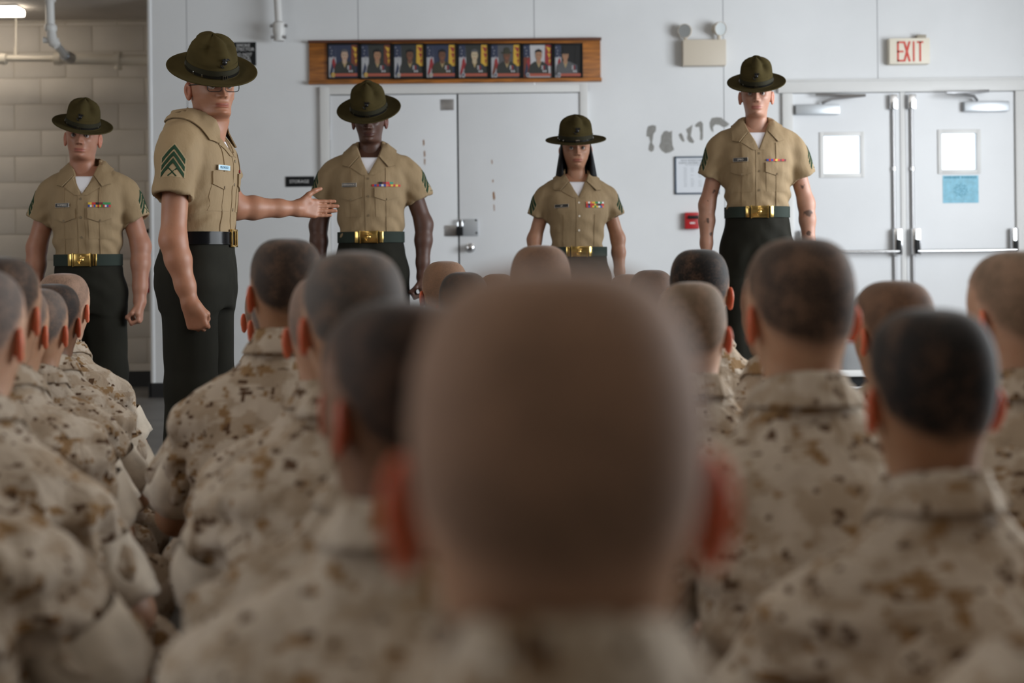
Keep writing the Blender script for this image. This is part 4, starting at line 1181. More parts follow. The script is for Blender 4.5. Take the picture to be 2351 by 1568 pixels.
def shirt_mesh(T, arms, seed, hem=.60, cell=.0062, wf=1.0):
    f = Field((-.42, -.24, 1.0), (.42, .26, 1.56), cell)
    f.stack(T, 0.0)
    f0 = f; f = Field((-.42, -.24, 1.0), (.42, .26, 1.56), cell)
    for sd, (sh, el) in zip((1, -1), arms):
        sh = np.array(sh); el = sleeve_end(sh, el, sd); e = sh+(el-sh)*hem*1.12
        f.cone(sh+np.array([-.03*sd, 0, 0]), sh+(el-sh)*.2, .062*wf, .064*wf, .05); f.cone(sh+(el-sh)*.12, e, .064*wf, .071*wf, .04)
    for sd, (sh, el) in zip((1, -1), arms):
        sh = np.array(sh); el = sleeve_end(sh, el, sd); d = (el-sh)/np.linalg.norm(el-sh); L = np.linalg.norm(el-sh)*hem; ho = sh+d*L
        m = ho+d*.10
        f.carve(lambda X, Y, Z: np.maximum(-((X-ho[0])*d[0]+(Y-ho[1])*d[1]+(Z-ho[2])*d[2]), np.sqrt((X-m[0])**2+(Y-m[1])**2+(Z-m[2])**2)-.17),
                ho-.2, ho+.2)
        a = sh+d*(L-.055); b = sh+d*(L+.05)
        f.cone(a, b, .048*wf, .061*wf, 0, 's')                                    # hollow sleeve end
    f0.put((slice(None),)*3, f.F, .022, 'u'); f = f0
    # neck opening with open lapels
    v0 = 1.365
    def vee(X, Y, Z): return np.maximum(np.abs(X)-(Z-v0)*.47, .01-Y)
    f.carve(vee, (-.12, .0, 1.34), (.12, .26, 1.56))
    def neck(X, Y, Z): return np.maximum(np.sqrt((X/.062)**2+((Y+.018)/.062)**2)-1, 1.45-Z)*.06
    f.carve(neck, (-.12, -.12, 1.44), (.12, .1, 1.56))
    V, Q = f.mesh(); V = relax(V, Q, 1, .4)
    N = vnormals(V, Q)
    # soft folds: slanting pulls at the waist and armpits
    wz = sstep(1.34, 1.10, V[:, 2]); ax = sstep(.09, .17, np.abs(V[:, 0]))
    fold = np.sin((V[:, 2]*1.0+np.abs(V[:, 0])*.75)*75+vnoise(V*9, seed)*3.0)*.0050*(.25+wz*.9)*(.35+.65*ax)
    fold += vnoise(V*np.array([26, 26, 12]), seed+5)*.0036+vnoise(V*np.array([13, 13, 7]), seed+8)*.005
    fold *= sstep(1.035, 1.06, V[:, 2])
    V = V+N*fold[:, None]
    return V, Q

def leg_z(z, k): return 1.07-(1.07-z)*k

HEADZ = 1.608
def make_instructor(label, S, px, yt, yb, rz, tone, arms, head, hat, hatsize=1.0, female=False, belt='web', name_tag=None, hairtone=(.02, .015, .012), dens=.8,
                    ribbons=2, headshift=(0, 0, 0), lean=0.0, jaw=1.0, lips=1.0, nosew=1.0, tattoos=(), thick=1.0, glasses=False, wide=1.0, rib_cols=None, sx=1.0):
    d = FPX/S; g = P(px, yb, d)
    belt_w = g.z; top_w = P(px, yt, d).z
    s = (top_w-belt_w)/(HEADZ+headshift[2]+hat[2]+.134*hatsize-1.07); kl = (belt_w/s)/1.07
    dz = 1.07*(kl-1)
    root = empty('person', (g.x, d, 0), rz, s); root.scale.x = s*sx; tag(root, label, 'person')
    off = np.array([0, 0, dz])
    tone_m = skin_mat('skin', tone)
    T = TORSO_F if female else TORSO
    # ---- skin
    hx, hy, hdz = headshift
    parts, hairs, HM = make_head((hx, .018+hy, HEADZ+hdz), hi=True, jaw=jaw, lips=lips, nosew=nosew, ears=.92, wide=wide, redear=.3, **dict(dict(neck=.86 if female else .98), **head))
    f = Field((-.25, -.2, .85), (.25, .2, 1.54), .012)
    f.stack(T, grow=-.022, z1=1.50, z0=1.035); f.ell((0, 0, .98), (.14, .10, .12), .04)
    parts.append(f.mesh())
    for i, (sh, el, wr, fd, nn, tt, pose) in enumerate(arms):
        V, Q = make_arm(sh, el, wr, fd, nn, tt, pose, thick=thick, size=.95 if not female else .85)
        m = np.zeros((len(V), 4))
        for (ai, p, r) in tattoos:
            if ai == i:
                q = np.linalg.norm(V-np.array(p), axis=1)+vnoise(V*90, 4)*.008
                m[:, 2] = np.maximum(m[:, 2], sstep(r, r*.6, q)*.8)
        parts.append((V, Q, m))
    parts = [(p[0]+off,)+tuple(p[1:]) for p in parts]
    body_obj(parts, tone_m, root)
    HMx = Matrix.Translation((0, 0, dz)) @ HM
    if female:
        f = Field((-.14, -.14, -.17), (.14, .10, .13), .004)
        f.stack([(-.128, .116, .090, -.030), (-.08, .108, .090, -.026), (-.02, .097, .097, -.016), (.04, .086, .104, -.01), (.09, .080, .100, -.01), (.118, .06, .08, -.01)], p=2.1)
        f.carve(lambda X, Y, Z: np.maximum(np.sqrt((X/.073)**2+((Y-.02)/.088)**2)-1, -Y-.058)*.07, (-.12, -.14, -.2), (.12, .12, .07))
        f.carve(lambda X, Y, Z: np.maximum(.028-Y, Z-.075)+0*X, (-.13, -.02, -.2), (.13, .12, .12))
        V, Q = f.mesh(); V = relax(V, Q, 2, .4)
        hv = np.array([tuple((HMx @ Matrix.Rotation(-head.get('pitch', 0)*.8, 4, 'X')) @ Vector(v)) for v in V.tolist()])
        link('hair', mesh_np('hair', hv, [Q]), M_BLACKHAIR, root)
    else:
        h = hairs; hair_obj((h[0]+off, h[1], h[2]), hair_mat('clipped_hair', hairtone, tone, dens), root)
    # ---- undershirt
    f = Field((-.22, -.2, 1.15), (.22, .2, 1.54), .006)
    f.stack(T, grow=-.009, z0=1.2, z1=1.52)
    f.carve(lambda X, Y, Z: (1.468-.30*np.minimum(Y, .06))-Z+0*X, (-.3, -.3, 1.3), (.3, .3, 1.56))
    V, Q = f.mesh(); V = relax(V, Q, 1, .4)
    link('undershirt', mesh_np('undershirt', V+off, [Q]), M_WHITECLOTH, root)
    # ---- shirt
    seed = len(bpy.data.objects)
    V, Q = shirt_mesh(T, [(a[0], a[1]) for a in arms], seed, hem=.60 if not female else .58, wf=1.0 if not female else .86)
    shirt = link('shirt', mesh_np('shirt', V+off, [Q]), M_KHAKI, root)
    bv = bvh_of(V+off, Q)
    zz = lambda z: z+dz
    # collar leaf round the neck
    st = []
    for sd in (1, -1):
        side = [((.052*sd, .078+hy*.5, zz(1.452)), (.098*sd, .110, zz(1.402))), ((.064*sd, .050+hy, zz(1.488)), (.128*sd, .075, zz(1.405))), ((.069*sd, .015+hy, zz(1.513)), (.126*sd, .045, zz(1.440))),
                ((.068*sd, -.022+hy, zz(1.526)), (.118*sd, -.012+hy*.5, zz(1.462))), ((.050*sd, -.054+hy, zz(1.535)), (.082*sd, -.094+hy*.5, zz(1.478))), ((.022*sd, -.068+hy, zz(1.538)), (.030*sd, -.116+hy*.5, zz(1.482)))]
        st = side if sd == 1 else st+side[::-1]
    collar_mesh(bv, st).build('collar', M_KHAKI, shirt, smooth=True)
    F = Panels(bv, (0, 0, dz), (1, 0, 0), (0, 0, 1), (0, 1, 0))
    for sd in (1, -1):                                                         # lapels
        F.quad([(0.001*sd, 1.362), (.046*sd, 1.455), (.092*sd, 1.402), (.030*sd, 1.362)], 6, 5, .0005, .0035)
    F.build('lapel', M_KHAKI, shirt)
    F = Panels(bv, (0, 0, dz), (1, 0, 0), (0, 0, 1), (0, 1, 0))                  # placket
    F.quad([(-.015, 1.045), (.017, 1.045), (.017, 1.366), (-.015, 1.366)], 3, 20, 0, .0022); F.build('placket', M_KHAKI, shirt)
    if not female:
        for sd in (1, -1):
            cx = .088*sd
            F = Panels(bv, (0, 0, dz), (1, 0, 0), (0, 0, 1), (0, 1, 0))
            F.quad([(cx-.052, 1.165), (cx+.052, 1.165), (cx+.054, 1.295), (cx-.054, 1.295)], 8, 8, 0, .0018); F.build('pocket', M_KHAKI, shirt)
            F = Panels(bv, (0, 0, dz), (1, 0, 0), (0, 0, 1), (0, 1, 0))
            F.quad([(cx-.056, 1.258), (cx, 1.240), (cx, 1.303), (cx-.056, 1.303)], 6, 5, .0018, .005)
            F.quad([(cx, 1.240), (cx+.056, 1.258), (cx+.056, 1.303), (cx, 1.303)], 6, 5, .0018, .005)
            fl = F.build('pocket_flap', M_KHAKI, shirt)
            F = Panels(bv, (0, 0, dz), (1, 0, 0), (0, 0, 1), (0, 1, 0))
            F.quad([(cx-.0014, 1.05), (cx+.0014, 1.05), (cx+.0014, 1.40), (cx-.0014, 1.40)], 1, 26, .0004, .0032); F.build('press_crease', M_KHAKI, shirt)
            p = F.hit(cx, 1.2475, .0065); mb = MB()
            mb.lathe([(.0005, .001), (.0056, .001), (.0056, -.003)], Matrix.Translation(p) @ Matrix.Rotation(-PI/2, 4, 'X'), 14); mb.build('button', M_BUTTON, shirt, smooth=True)
    else:
        for sd in (1, -1):
            F = Panels(bv, (0, 0, dz), (1, 0, 0), (0, 0, 1), (0, 1, 0)); cx = .085*sd
            F.quad([(cx-.0012, 1.05), (cx+.0012, 1.05), (cx+.0012, 1.27), (cx-.0012, 1.27)], 1, 18, .0002, .0022); F.build('press_crease', M_KHAKI, shirt)
    for k, z in enumerate((1.345, 1.262, 1.172, 1.082) if not female else (1.335, 1.262, 1.185)):
        F = Panels(bv, (0, 0, dz), (1, 0, 0), (0, 0, 1), (0, 1, 0)); p = F.hit(.001, z, .0025); mb = MB()
        mb.lathe([(.0005, .0015), (.0058, .0015), (.0058, -.003)], Matrix.Translation(p) @ Matrix.Rotation(-PI/2, 4, 'X'), 14); mb.build('button', M_BUTTON if not female else M_PEARL, shirt, smooth=True)
    # ---- name plate (right breast) and ribbons (left breast)
    if name_tag:
        F = Panels(bv, (0, 0, dz), (1, 0, 0), (0, 0, 1), (0, 1, 0)); nx, nz = .094, 1.317
        p = F.hit(nx, nz, 0); pl = F.hit(nx-.03, nz, 0); pr = F.hit(nx+.03, nz, 0); pu = F.hit(nx, nz+.012, 0); pd = F.hit(nx, nz-.012, 0)
        ux = (pr-pl).normalized(); uy = (pu-pd).normalized(); un = ux.cross(uy)
        if un.y < 0: un = -un
        R = Matrix((ux, -un, uy)).transposed().to_4x4()                          # local -y faces out
        # seen from the front the plate reads left to right along -x of the wearer
        R = Matrix((-ux, -un, uy)).transposed().to_4x4()
        Rm = Matrix.Translation(p+un*.004) @ R
        mb = MB(); mb.box(-.038, .038, -.0015, .0015, -.0085, .0085, 0, .0008)
        plate = mb.build('name_plate', M_TAGBLACK if belt == 'web' else M_TAGGLARE, shirt, smooth=True); plate.matrix_basis = Rm
        mb = MB()
        for (a0, a1, b0, b1) in ((-.0388, .0388, .0085, .0092), (-.0388, .0388, -.0092, -.0085), (-.0388, -.038, -.0092, .0092), (.038, .0388, -.0092, .0092)): mb.box(a0, a1, -.0018, .001, b0, b1)
        mb.build('plate_rim', M_PEARL, plate)
        o = link('lettering', text_mesh(name_tag, .0125), M_PEARL if belt == 'web' else M_TAGINK, plate); o.location = (0, -.0021, 0)
    if ribbons:
        rows = rib_cols
        for r, row in enumerate(rows):
            n = len(row); w = .0345
            for c, cols in enumerate(row):
                F = Panels(bv, (0, 0, dz), (1, 0, 0), (0, 0, 1), (0, 1, 0))
                x0 = -.088+(c-n/2)*w; z0 = 1.308+r*.0112; q = len(cols)
                for i, ci in enumerate(cols):
                    F.quad([(x0+w*i/q, z0), (x0+w*(i+1)/q, z0), (x0+w*(i+1)/q, z0+.0098), (x0+w*i/q, z0+.0098)], 1, 1, .001, .004, ci)
                F.build('ribbon', RIB, shirt)
    # ---- rank chevrons on both sleeves
    for sd, a in zip((1, -1), arms):
        sh, el = Vector(a[0]), Vector(sleeve_end(a[0], a[1], sd)); dv = (el-sh).normalized(); out = Vector((sd*.97, .22, 0)); out = (out-dv*out.dot(dv)).normalized()
        U = dv.cross(out).normalized()
        F = Panels(bv, sh+dv*.108+Vector((0, 0, dz)), U, -dv, out)
        F.quad([(-.043, -.060), (.043, -.060), (.043, .012), (-.043, .012)], 5, 5, .0002, .001, 0)
        F.quad([(-.043, .010), (.043, .010), (.002, .062), (-.002, .062)], 5, 5, .0002, .001, 0)
        for k in range(3):
            z = .052-k*.0255
            for q in (1, -1): F.quad([(0, z-.012), (.039*q, z-.060), (.039*q, z-.044), (0, z+.004)], 4, 3, .001, .0018, 1)
        for q in (1, -1): F.quad([(-.016*q, -.056), (-.012*q, -.058), (.017*q, -.030), (.013*q, -.028)], 3, 1, .001, .0016, 1)
        F.build('rank_chevrons', [M_KHAKI_LIGHT, M_CHEV], shirt)
    # ---- trousers
    f = Field((-.30, -.24, .03), (.30, .24, 1.12), .008)
    f.stack([(.80, .165, .120, -.01), (.88, .178, .135, -.012), (.95, .178, .138, -.012), (1.02, .168, .127, -.004), (1.075, .160, .119, .001)], p=2.2, z1=1.068)
    for sd in (1, -1):
        f.cone((.088*sd, -.005, .90), (.100*sd, .0, .50), .104, .088, .03); f.cone((.100*sd, 0, .50), (.110*sd, -.01, .06), .088, .095, .03)
    V, Q = f.mesh(); V = relax(V, Q, 1, .4); N = vnormals(V, Q)
    V = V+N*(vnoise(V*np.array([20, 20, 8]), seed)*.004+np.sin((V[:, 2]+np.abs(V[:, 0])*.8)*60+vnoise(V*8, seed)*3)*.002*sstep(.75, .98, V[:, 2])*sstep(1.06, 1.0, V[:, 2]))[:, None]
    V[:, 2] = np.where(V[:, 2] < 1.07, 1.07-(1.07-V[:, 2])*kl, V[:, 2]+0)+dz
    tr = link('trousers', mesh_np('trousers', V, [Q]), M_TROUSER, root)
    for sd in (1, -1):                                                            # shoes
        f = Field((-.2, -.14, -.02), (.2, .24, .14), .006)
        f.cone((.110*sd, -.06, .045), (.115*sd, .13, .035), .043, .038, .02); f.cone((.11*sd, -.03, .05), (.11*sd, -.03, .10), .045, .045, .02)
        f.carve(lambda X, Y, Z: Z+0*X+0*Y, (-.3, -.3, -.1), (.3, .3, .05))
        V2, Q2 = f.mesh(); link('shoe', mesh_np('shoe', V2+np.array([0, 0, .0]), [Q2]), M_SHOE, root)
    # ---- belt
    f = Field((-.26, -.2, .98), (.26, .2, 1.16), .008); f.stack(T, grow=.003, z0=1.035, z1=1.15); f.stack([(1.0, .170, .127, -.004), (1.075, .164, .121, .001)], p=2.2)
    V, Q = f.mesh(); bb = bvh_of(V+off, Q)
    bh = .052 if belt == 'web' else .044
    z0, z1 = zz(1.070-bh/2), zz(1.070+bh/2)
    be = wrap_band(bb, z0, z1, 0, .002, .004, 84, 3).build('belt', M_WEB if belt == 'web' else M_PATENT, root, smooth=True)
    yb_ = bb.ray_cast(Vector((0, .5, zz(1.07))), Vector((0, -1, 0)))[0].y+.007
    if belt == 'web':
        mb = MB(); mb.box(-.042, .042, yb_-.006, yb_+.004, z0-.002, z1+.002, 0, .0025)
        for sx in (-1, 1): mb.box(.043*sx-.004, .043*sx+.004, yb_-.006, yb_+.0065, z0-.005, z1+.005, 0, .002)
        bk = mb.build('buckle', M_BRASS, be, smooth=True)
        mb = MB(); emblem(mb, Matrix.Translation((0, yb_+.005, (z0+z1)/2)), 1.15); mb.build('buckle_emblem', M_GOLD, be, smooth=True)
        for a in (.46, -.46):
            dv = Vector((math.sin(a), math.cos(a), 0)); p = bb.ray_cast(dv*.5+Vector((0, 0, (z0+z1)/2)), -dv)[0]
            mb2 = MB(); mb2.box(-.010, .010, -.004, .0028, -bh/2-.0008, bh/2+.0008, 0, .0015); mb = MB()
            R = Matrix.Translation(p+dv*.0075) @ Matrix.Rotation(-a*.8, 4, 'Z'); mb.add([R @ Vector(q) for q in mb2.v], mb2.f); mb.build('belt_slide', M_BRASS, be, smooth=True)
    else:
        mb = MB(); zc = (z0+z1)/2; hh = bh/2+.006
        for sx in (-1, 1): mb.box(.028*sx-.004, .028*sx+.004, yb_-.004, yb_+.005, zc-hh, zc+hh, 0, .002)
        for sz in (-1, 1): mb.box(-.032, .032, yb_-.004, yb_+.005, zc+sz*hh-.004, zc+sz*hh+.004, 0, .002)
        mb.box(-.003, .003, yb_, yb_+.007, zc-hh, zc+hh, 0, .001)
        mb.build('buckle', M_GOLD, be, smooth=True)
        wrap_band(bb, z1-.003, z1+.0005, 0, .003, .0045, 84, 1).build('belt_edge', M_PATENT, be, smooth=True)
        wrap_band(bb, z0-.0005, z0+.003, 0, .003, .0045, 84, 1).build('belt_edge', M_PATENT, be, smooth=True)
    # ---- hat
    hp, hr, hz = hat
    HH = HMx @ Matrix.Translation((0, .006, hz)) @ Matrix.Rotation(hr, 4, 'Y') @ Matrix.Rotation(hp, 4, 'X')
    make_hat(root, HH, hatsize)
    if glasses:
        mb = MB(); L = []
        for sx in (-1, 1):
            cx, cz, wx, wz = .033*sx, .0265, .0265, .0175; pts = []
            for k in range(28):
                a = 2*PI*k/28; c, s_ = math.cos(a), math.sin(a)
                pts.append(HMx @ Vector((cx+wx*math.copysign(abs(c)**.55, c), .1065-.10*max(0, abs(cx+wx*c)-.02)**1.35, cz+wz*math.copysign(abs(s_)**.55, s_))))
            mb.tube(pts+pts[:1], .0014, 6, 0, False); L.append(pts)
            mb.tube([HMx @ Vector((.0585*sx, .100, .036)), HMx @ Vector((.075*sx, .085, .036)), HMx @ Vector((.0825*sx, .0, .034)), HMx @ Vector((.083*sx, -.02, .026))], .0019, 6)
        mb.tube([HMx @ Vector((-.0075, .106, .031)), HMx @ Vector((0, .1105, .033)), HMx @ Vector((.0075, .106, .031))], .0014, 6)
        gl = mb.build('glasses', M_BLACKMETAL, root, smooth=True)
        for pts in L:
            mb = MB(); mb.add(pts, [tuple(range(len(pts)))]); mb.build('lens', M_LENS, gl)
    return root, dz, s

# ------------------------------------------------------------------ seated recruits
SEAT = np.array([(.015, .160, .125, -.03), (.09, .172, .142, -.03), (.18, .160, .135, -.035), (.28, .158, .132, -.038), (.38, .166, .134, -.028), (.47, .174, .128, -.006),
                 (.545, .172, .112, .018), (.590, .146, .094, .034), (.628, .112, .082, .046), (.660, .082, .072, .056), (.690, .070, .066, .060)])
SHO = (.164, .022, .548); ELB = (.238, .100, .340); WRI = (.185, .285, .290)
_seat = {}
def seat_variant(k):
    if k in _seat: return _seat[k]
    rnd = random.Random(k*13+1)
    T = SEAT.copy(); T[:, 1] *= 1+rnd.uniform(-.03, .04); T[:, 3] += np.interp(T[:, 0], [0, .3, .65], [0, rnd.uniform(-.02, .01), 0])
    f = Field((-.38, -.24, .0), (.38, .34, .73), .0075)
    f.stack(T, p=2.15)
    arms = []
    for sd in (1, -1):
        sh = np.array(SHO)*[sd, 1, 1]; el = np.array(ELB)*[sd, 1, 1]+np.array([rnd.uniform(-.02, .03)*sd, rnd.uniform(-.03, .03), rnd.uniform(-.02, .02)]); wr = np.array(WRI)*[sd, 1, 1]
        f.cone(sh+np.array([-.03*sd, 0, -.005]), sh+(el-sh)*.25, .062, .064, .045); f.cone(sh+(el-sh)*.2, sh+(el-sh)*.66, .064, .066, .016)
        arms.append((sh, el, wr))
    def neck(X, Y, Z): return np.maximum(np.sqrt((X/.060)**2+((Y-.07)/.062)**2)-1, .60-Z)*.06
    f.carve(neck, (-.12, -.05, .58), (.12, .2, .76))
    V, Q = f.mesh(); V = relax(V, Q, 1, .4); N = vnormals(V, Q)
    V0 = V
    # cloth folds: vertical drapes on the back, gathers at armpits and waist
    ax = sstep(.08, .17, np.abs(V[:, 0])); lowz = sstep(.54, .32, V[:, 2])
    w1 = vnoise(V*np.array([17, 17, 6.5]), k*3+1); w2 = vnoise(V*np.array([36, 36, 15]), k*3+2)
    rid = 1-2*np.abs(vnoise(V*np.array([15, 15, 5])+np.array([0, 0, 1])*(np.abs(V[:, 0:1])*14), k*3+7))
    disp = .0095*w1*(.35+.65*lowz)+.0036*w2+.0150*rid*(ax*.8+lowz*.45)*sstep(.64, .54, V[:, 2])
    disp += .0065*np.sin((V[:, 2]*1.2+np.abs(V[:, 0])*.9-V[:, 1]*.8)*70+w1*2.5)*ax*sstep(.62, .52, V[:, 2])
    V = V+N*disp[:, None]
    V = relax(V, Q, 1, .3)
    me = mesh_np('blouse', V, [Q]); bv = bvh_of(V, Q)
    st = []
    for sd in (1, -1):
        side = [((.042*sd, .138, .655), (.058*sd, .155, .610)), ((.062*sd, .112, .676), (.080*sd, .120, .622)), ((.067*sd, .075, .694), (.077*sd, .072, .646)), ((.060*sd, .034, .706), (.068*sd, .022, .660)),
                ((.042*sd, .004, .715), (.049*sd, -.014, .668)), ((.015*sd, -.007, .718), (.018*sd, -.026, .670))]
        st = side if sd == 1 else st+side[::-1]
    col = collar_mesh(bv, st, .006)
    cuffs = []
    for i, (sh, el, wr) in enumerate(arms):
        cuffs.append(band_ring(sh+(el-sh)*.46, sh+(el-sh)*.92, .071, .076, .010, 44, 7, k*5+i, .010))
    # back yoke and shoulder seams
    sk = []
    for (sh, el, wr), sd in zip(arms, (1, -1)):
        fd = np.array([-.45*sd, .75, -.45]); fd /= np.linalg.norm(fd)
        nn = np.array([-.25*sd, -.35, -.9]); nn -= fd*(nn@fd); nn /= np.linalg.norm(nn); tt = np.cross(nn, fd)*sd*-1
        if tt[0]*sd > 0: tt = -tt
        sk.append(make_arm(sh, el, wr, fd, nn, tt, LOOSE, cell=.005))
    f = Field((-.2, -.2, .02), (.2, .25, .70), .016); f.stack(T, grow=-.03, z1=.64); sk.append(f.mesh())
    # trousers: crossed legs
    f = Field((-.5, -.24, .0), (.5, .58, .34), .0085)
    f.ell((0, -.02, .115), (.17, .14, .11), .03)
    for sd in (1, -1):
        h = (.09*sd, .01, .115); kn = (.250*sd, .200, .205); an = (-.045*sd, .250+.03*sd, .085)
        f.cone(h, kn, .095, .078, .05); f.cone(kn, an, .074, .062, .03)
    f.carve(lambda X, Y, Z: Z-.008+0*X+0*Y, (-.6, -.3, -.1), (.6, .7, .02))
    V, Q = f.mesh(); N = vnormals(V, Q); V = V+N*(vnoise(V*22, k)*.006+vnoise(V*45, k+9)*.003)[:, None]
    V[:, 2] = np.maximum(V[:, 2], .004)
    tr = mesh_np('trousers', V, [Q])
    boots = []
    for sd in (1, -1):
        f = Field((-.30, .15, .0), (.30, .50, .2), .007); y = .250+.03*sd
        f.cone((-.045*sd, y, .085), (-.125*sd, y+.01, .07), .058, .055, .02); f.cone((-.125*sd, y, .06), (-.19*sd, y+.10, .05), .046, .042, .03)
        V, Q = f.mesh(); V[:, 2] = np.maximum(V[:, 2], .003); boots.append(mesh_np('boot', V, [Q]))
    r = dict(blouse=me, collar=col, cuffs=cuffs, skin=sk, trousers=tr, boots=boots)
    for key in ('collar',):
        m = bpy.data.meshes.new('collar'); m.from_pydata(col.v, [], col.f); m.polygons.foreach_set('use_smooth', [True]*len(m.polygons)); m.update(); r['collar'] = m
    cm = []
    for c in cuffs:
        m = bpy.data.meshes.new('sleeve_cuff'); m.from_pydata(c.v, [], c.f); m.polygons.foreach_set('use_smooth', [True]*len(m.polygons)); m.update(); cm.append(m)
    r['cuffs'] = cm
    _seat[k] = r; return r

def make_recruit(label, cx, yt, w, variant, byaw=0, hyaw=0, hpitch=0, hroll=0, tone='light', hair='brown', dens=.75, wide=1.0, ears=.9, fade=.03, hi=False, zs=None, raise_=0.0, hshift=0.0):
    s = 1.0
    for _ in range(4):
        S = w/(.157*s*wide); d = FPX/S; top = P(cx, yt, d); s = zs or min(1.05, max(.95, top.z/.925))
    dzf = top.z-.925*s                       # remaining height difference goes into how upright the neck and back are
    ry = math.radians(byaw)
    ox, oy = -math.sin(ry)*.085*s, math.cos(ry)*.085*s
    root = empty('person', (top.x-ox, d-oy, 0), ry, s); tag(root, label, 'person', 'seated recruits')
    v = seat_variant(variant)
    lift = dzf/s
    parts, hairs, HM = make_head((0, .085, .780+lift), math.radians(hyaw), math.radians(hpitch), math.radians(hroll), hi=hi, wide=wide, ears=ears, fade=fade, hshift=hshift)
    parts = parts+[(a, b) for a, b in v['skin']]
    body_obj(parts, SKIN[tone], root)
    key = (tone, hair, dens)
    if key not in HAIRM: HAIRM[key] = hair_mat('clipped_hair', HAIRC[hair], TONES[tone], dens)
    hair_obj(hairs, HAIRM[key], root)
    bl = link('blouse', v['blouse'], M_CAMO, root); link('collar', v['collar'], M_CAMO, bl)
    for c in v['cuffs']: link('sleeve_cuff', c, M_CUFF, bl)
    link('trousers', v['trousers'], M_CAMO, root)
    for b in v['boots']: link('boot', b, M_BOOT, root)
    bl.scale = (1, 1, 1+raise_+max(-.12, min(.12, lift/.62)))
    return root
# ------------------------------------------------------------------ clothing materials
M_KHAKI = mat('khaki_poplin', (0.285, 0.205, 0.118), 0.75, spec=.2, noise=(5, 0.05), bump=(17, 0.5, 0.010), stretch=(1.3, 1.3, .6))
M_KHAKI_LIGHT = mat('khaki_patch', (0.33, 0.25, 0.15), 0.8, spec=.2)
M_CHEV = mat('green_embroidery', (0.022, 0.050, 0.028), 0.85, spec=.1)
M_WHITECLOTH = mat('white_cotton', (0.78, 0.78, 0.84), 0.85, spec=.1)
M_TROUSER = mat('dark_green_wool', (0.0145, 0.0140, 0.0100), 0.85, spec=.15, bump=(18, .3, .006), noise=(6, .15))
M_FELT = mat('olive_felt', (0.052, 0.040, 0.016), 0.95, spec=.05, noise=(12, .12), bump=(300, .15, .001))
M_FELT_BAND = mat('olive_ribbon', (0.022, 0.020, 0.010), 0.8, spec=.2)
M_LEATHER = mat('black_leather', (0.008, 0.008, 0.008), 0.2, coat=.5)
M_PATENT = mat('patent_leather', (0.005, 0.005, 0.006), 0.18, spec=.12)
M_BLACKMETAL = mat('black_metal', (0.012, 0.012, 0.014), 0.3, .3)
M_WEB = mat('green_web_belt', (0.024, 0.034, 0.028), 0.8, spec=.2, bump=(200, .3, .001))
M_BRASS = mat('polished_brass', (0.52, 0.36, 0.12), 0.16, 1.0)
M_GOLD = mat('gold_plate', (0.85, 0.60, 0.22), 0.2, 1.0)
M_BUTTON = mat('khaki_button', (0.16, 0.115, 0.065), 0.4)
M_PEARL = mat('pale_button', (0.62, 0.56, 0.48), 0.35)
M_TAGBLACK = mat('name_plate_black', (0.010, 0.010, 0.011), 0.4)
M_TAGGLARE = mat('name_plate_glare', (0.42, 0.62, 0.74), 0.3)  # glare on the plate painted as its base colour
M_TAGINK = mat('name_plate_ink', (0.10, 0.22, 0.34), 0.5)
M_SHOE = mat('black_shoe', (0.006, 0.006, 0.006), 0.15, coat=.6)
M_BLACKHAIR = mat('black_hair', (0.005, 0.005, 0.006), 0.5, spec=.12, bump=(150, .5, .002), stretch=(6, 6, .5))
M_CAMO = camo_mat()
M_CUFF = mat('pale_cuff_lining', (0.60, 0.53, 0.44), 0.9, spec=.1, noise=(18, .12), bump=(26, .5, .01))
M_BOOT = mat('tan_suede_boot', (0.18, 0.12, 0.07), 0.9, spec=.1)
t = NT('lens_glass'); t.b.inputs['Base Color'].default_value = (1, 1, 1, 1); t.b.inputs['Roughness'].default_value = .02; t.b.inputs['Transmission Weight'].default_value = 1; t.b.inputs['IOR'].default_value = 1.08; M_LENS = t.m
RC = dict(red=(.45, .02, .02), yellow=(.60, .40, .04), blue=(.03, .06, .28), green=(.02, .20, .06), white=(.6, .6, .6), black=(.01, .01, .012), maroon=(.14, .02, .03), orange=(.55, .14, .05), teal=(.03, .25, .16))
RK = list(RC); RIB = [mat('ribbon_'+k, c, .7) for k, c in RC.items()]
def rb(*rows): return [[[RK.index(c) for c in r.split()] for r in row] for row in rows]

TONES = dict(fair=(.52, .325, .225), light=(.46, .27, .17), tan=(.34, .185, .105), brown=(.205, .105, .060), deep=(.085, .040, .026))
SKIN = {k: skin_mat('skin_'+k, v) for k, v in TONES.items()}
HAIRC = dict(black=(.007, .006, .006), brown=(.026, .018, .014), mid=(.060, .043, .032), ash=(.075, .066, .062), blond=(.13, .092, .060))
HAIRM = {}

# ------------------------------------------------------------------ standing instructors
def side_arms(out=.285, oz=1.14, wy=.05, wx=.285, fwd=0.0, shx=.172):
    A = []
    for sd in (1, -1):
        sh = (shx*sd, -.012, 1.408); el = (out*sd, -.015+fwd, oz); wr = (wx*sd, wy+fwd, oz-.255)
        f = np.array([0, .10, -1.0]); n = np.array([-sd*1.0, 0, 0.0]); t_ = np.array([0, 1.0, .1])
        A.append((sh, el, wr, f, n, t_, FIST))
    return A
INSTR = []
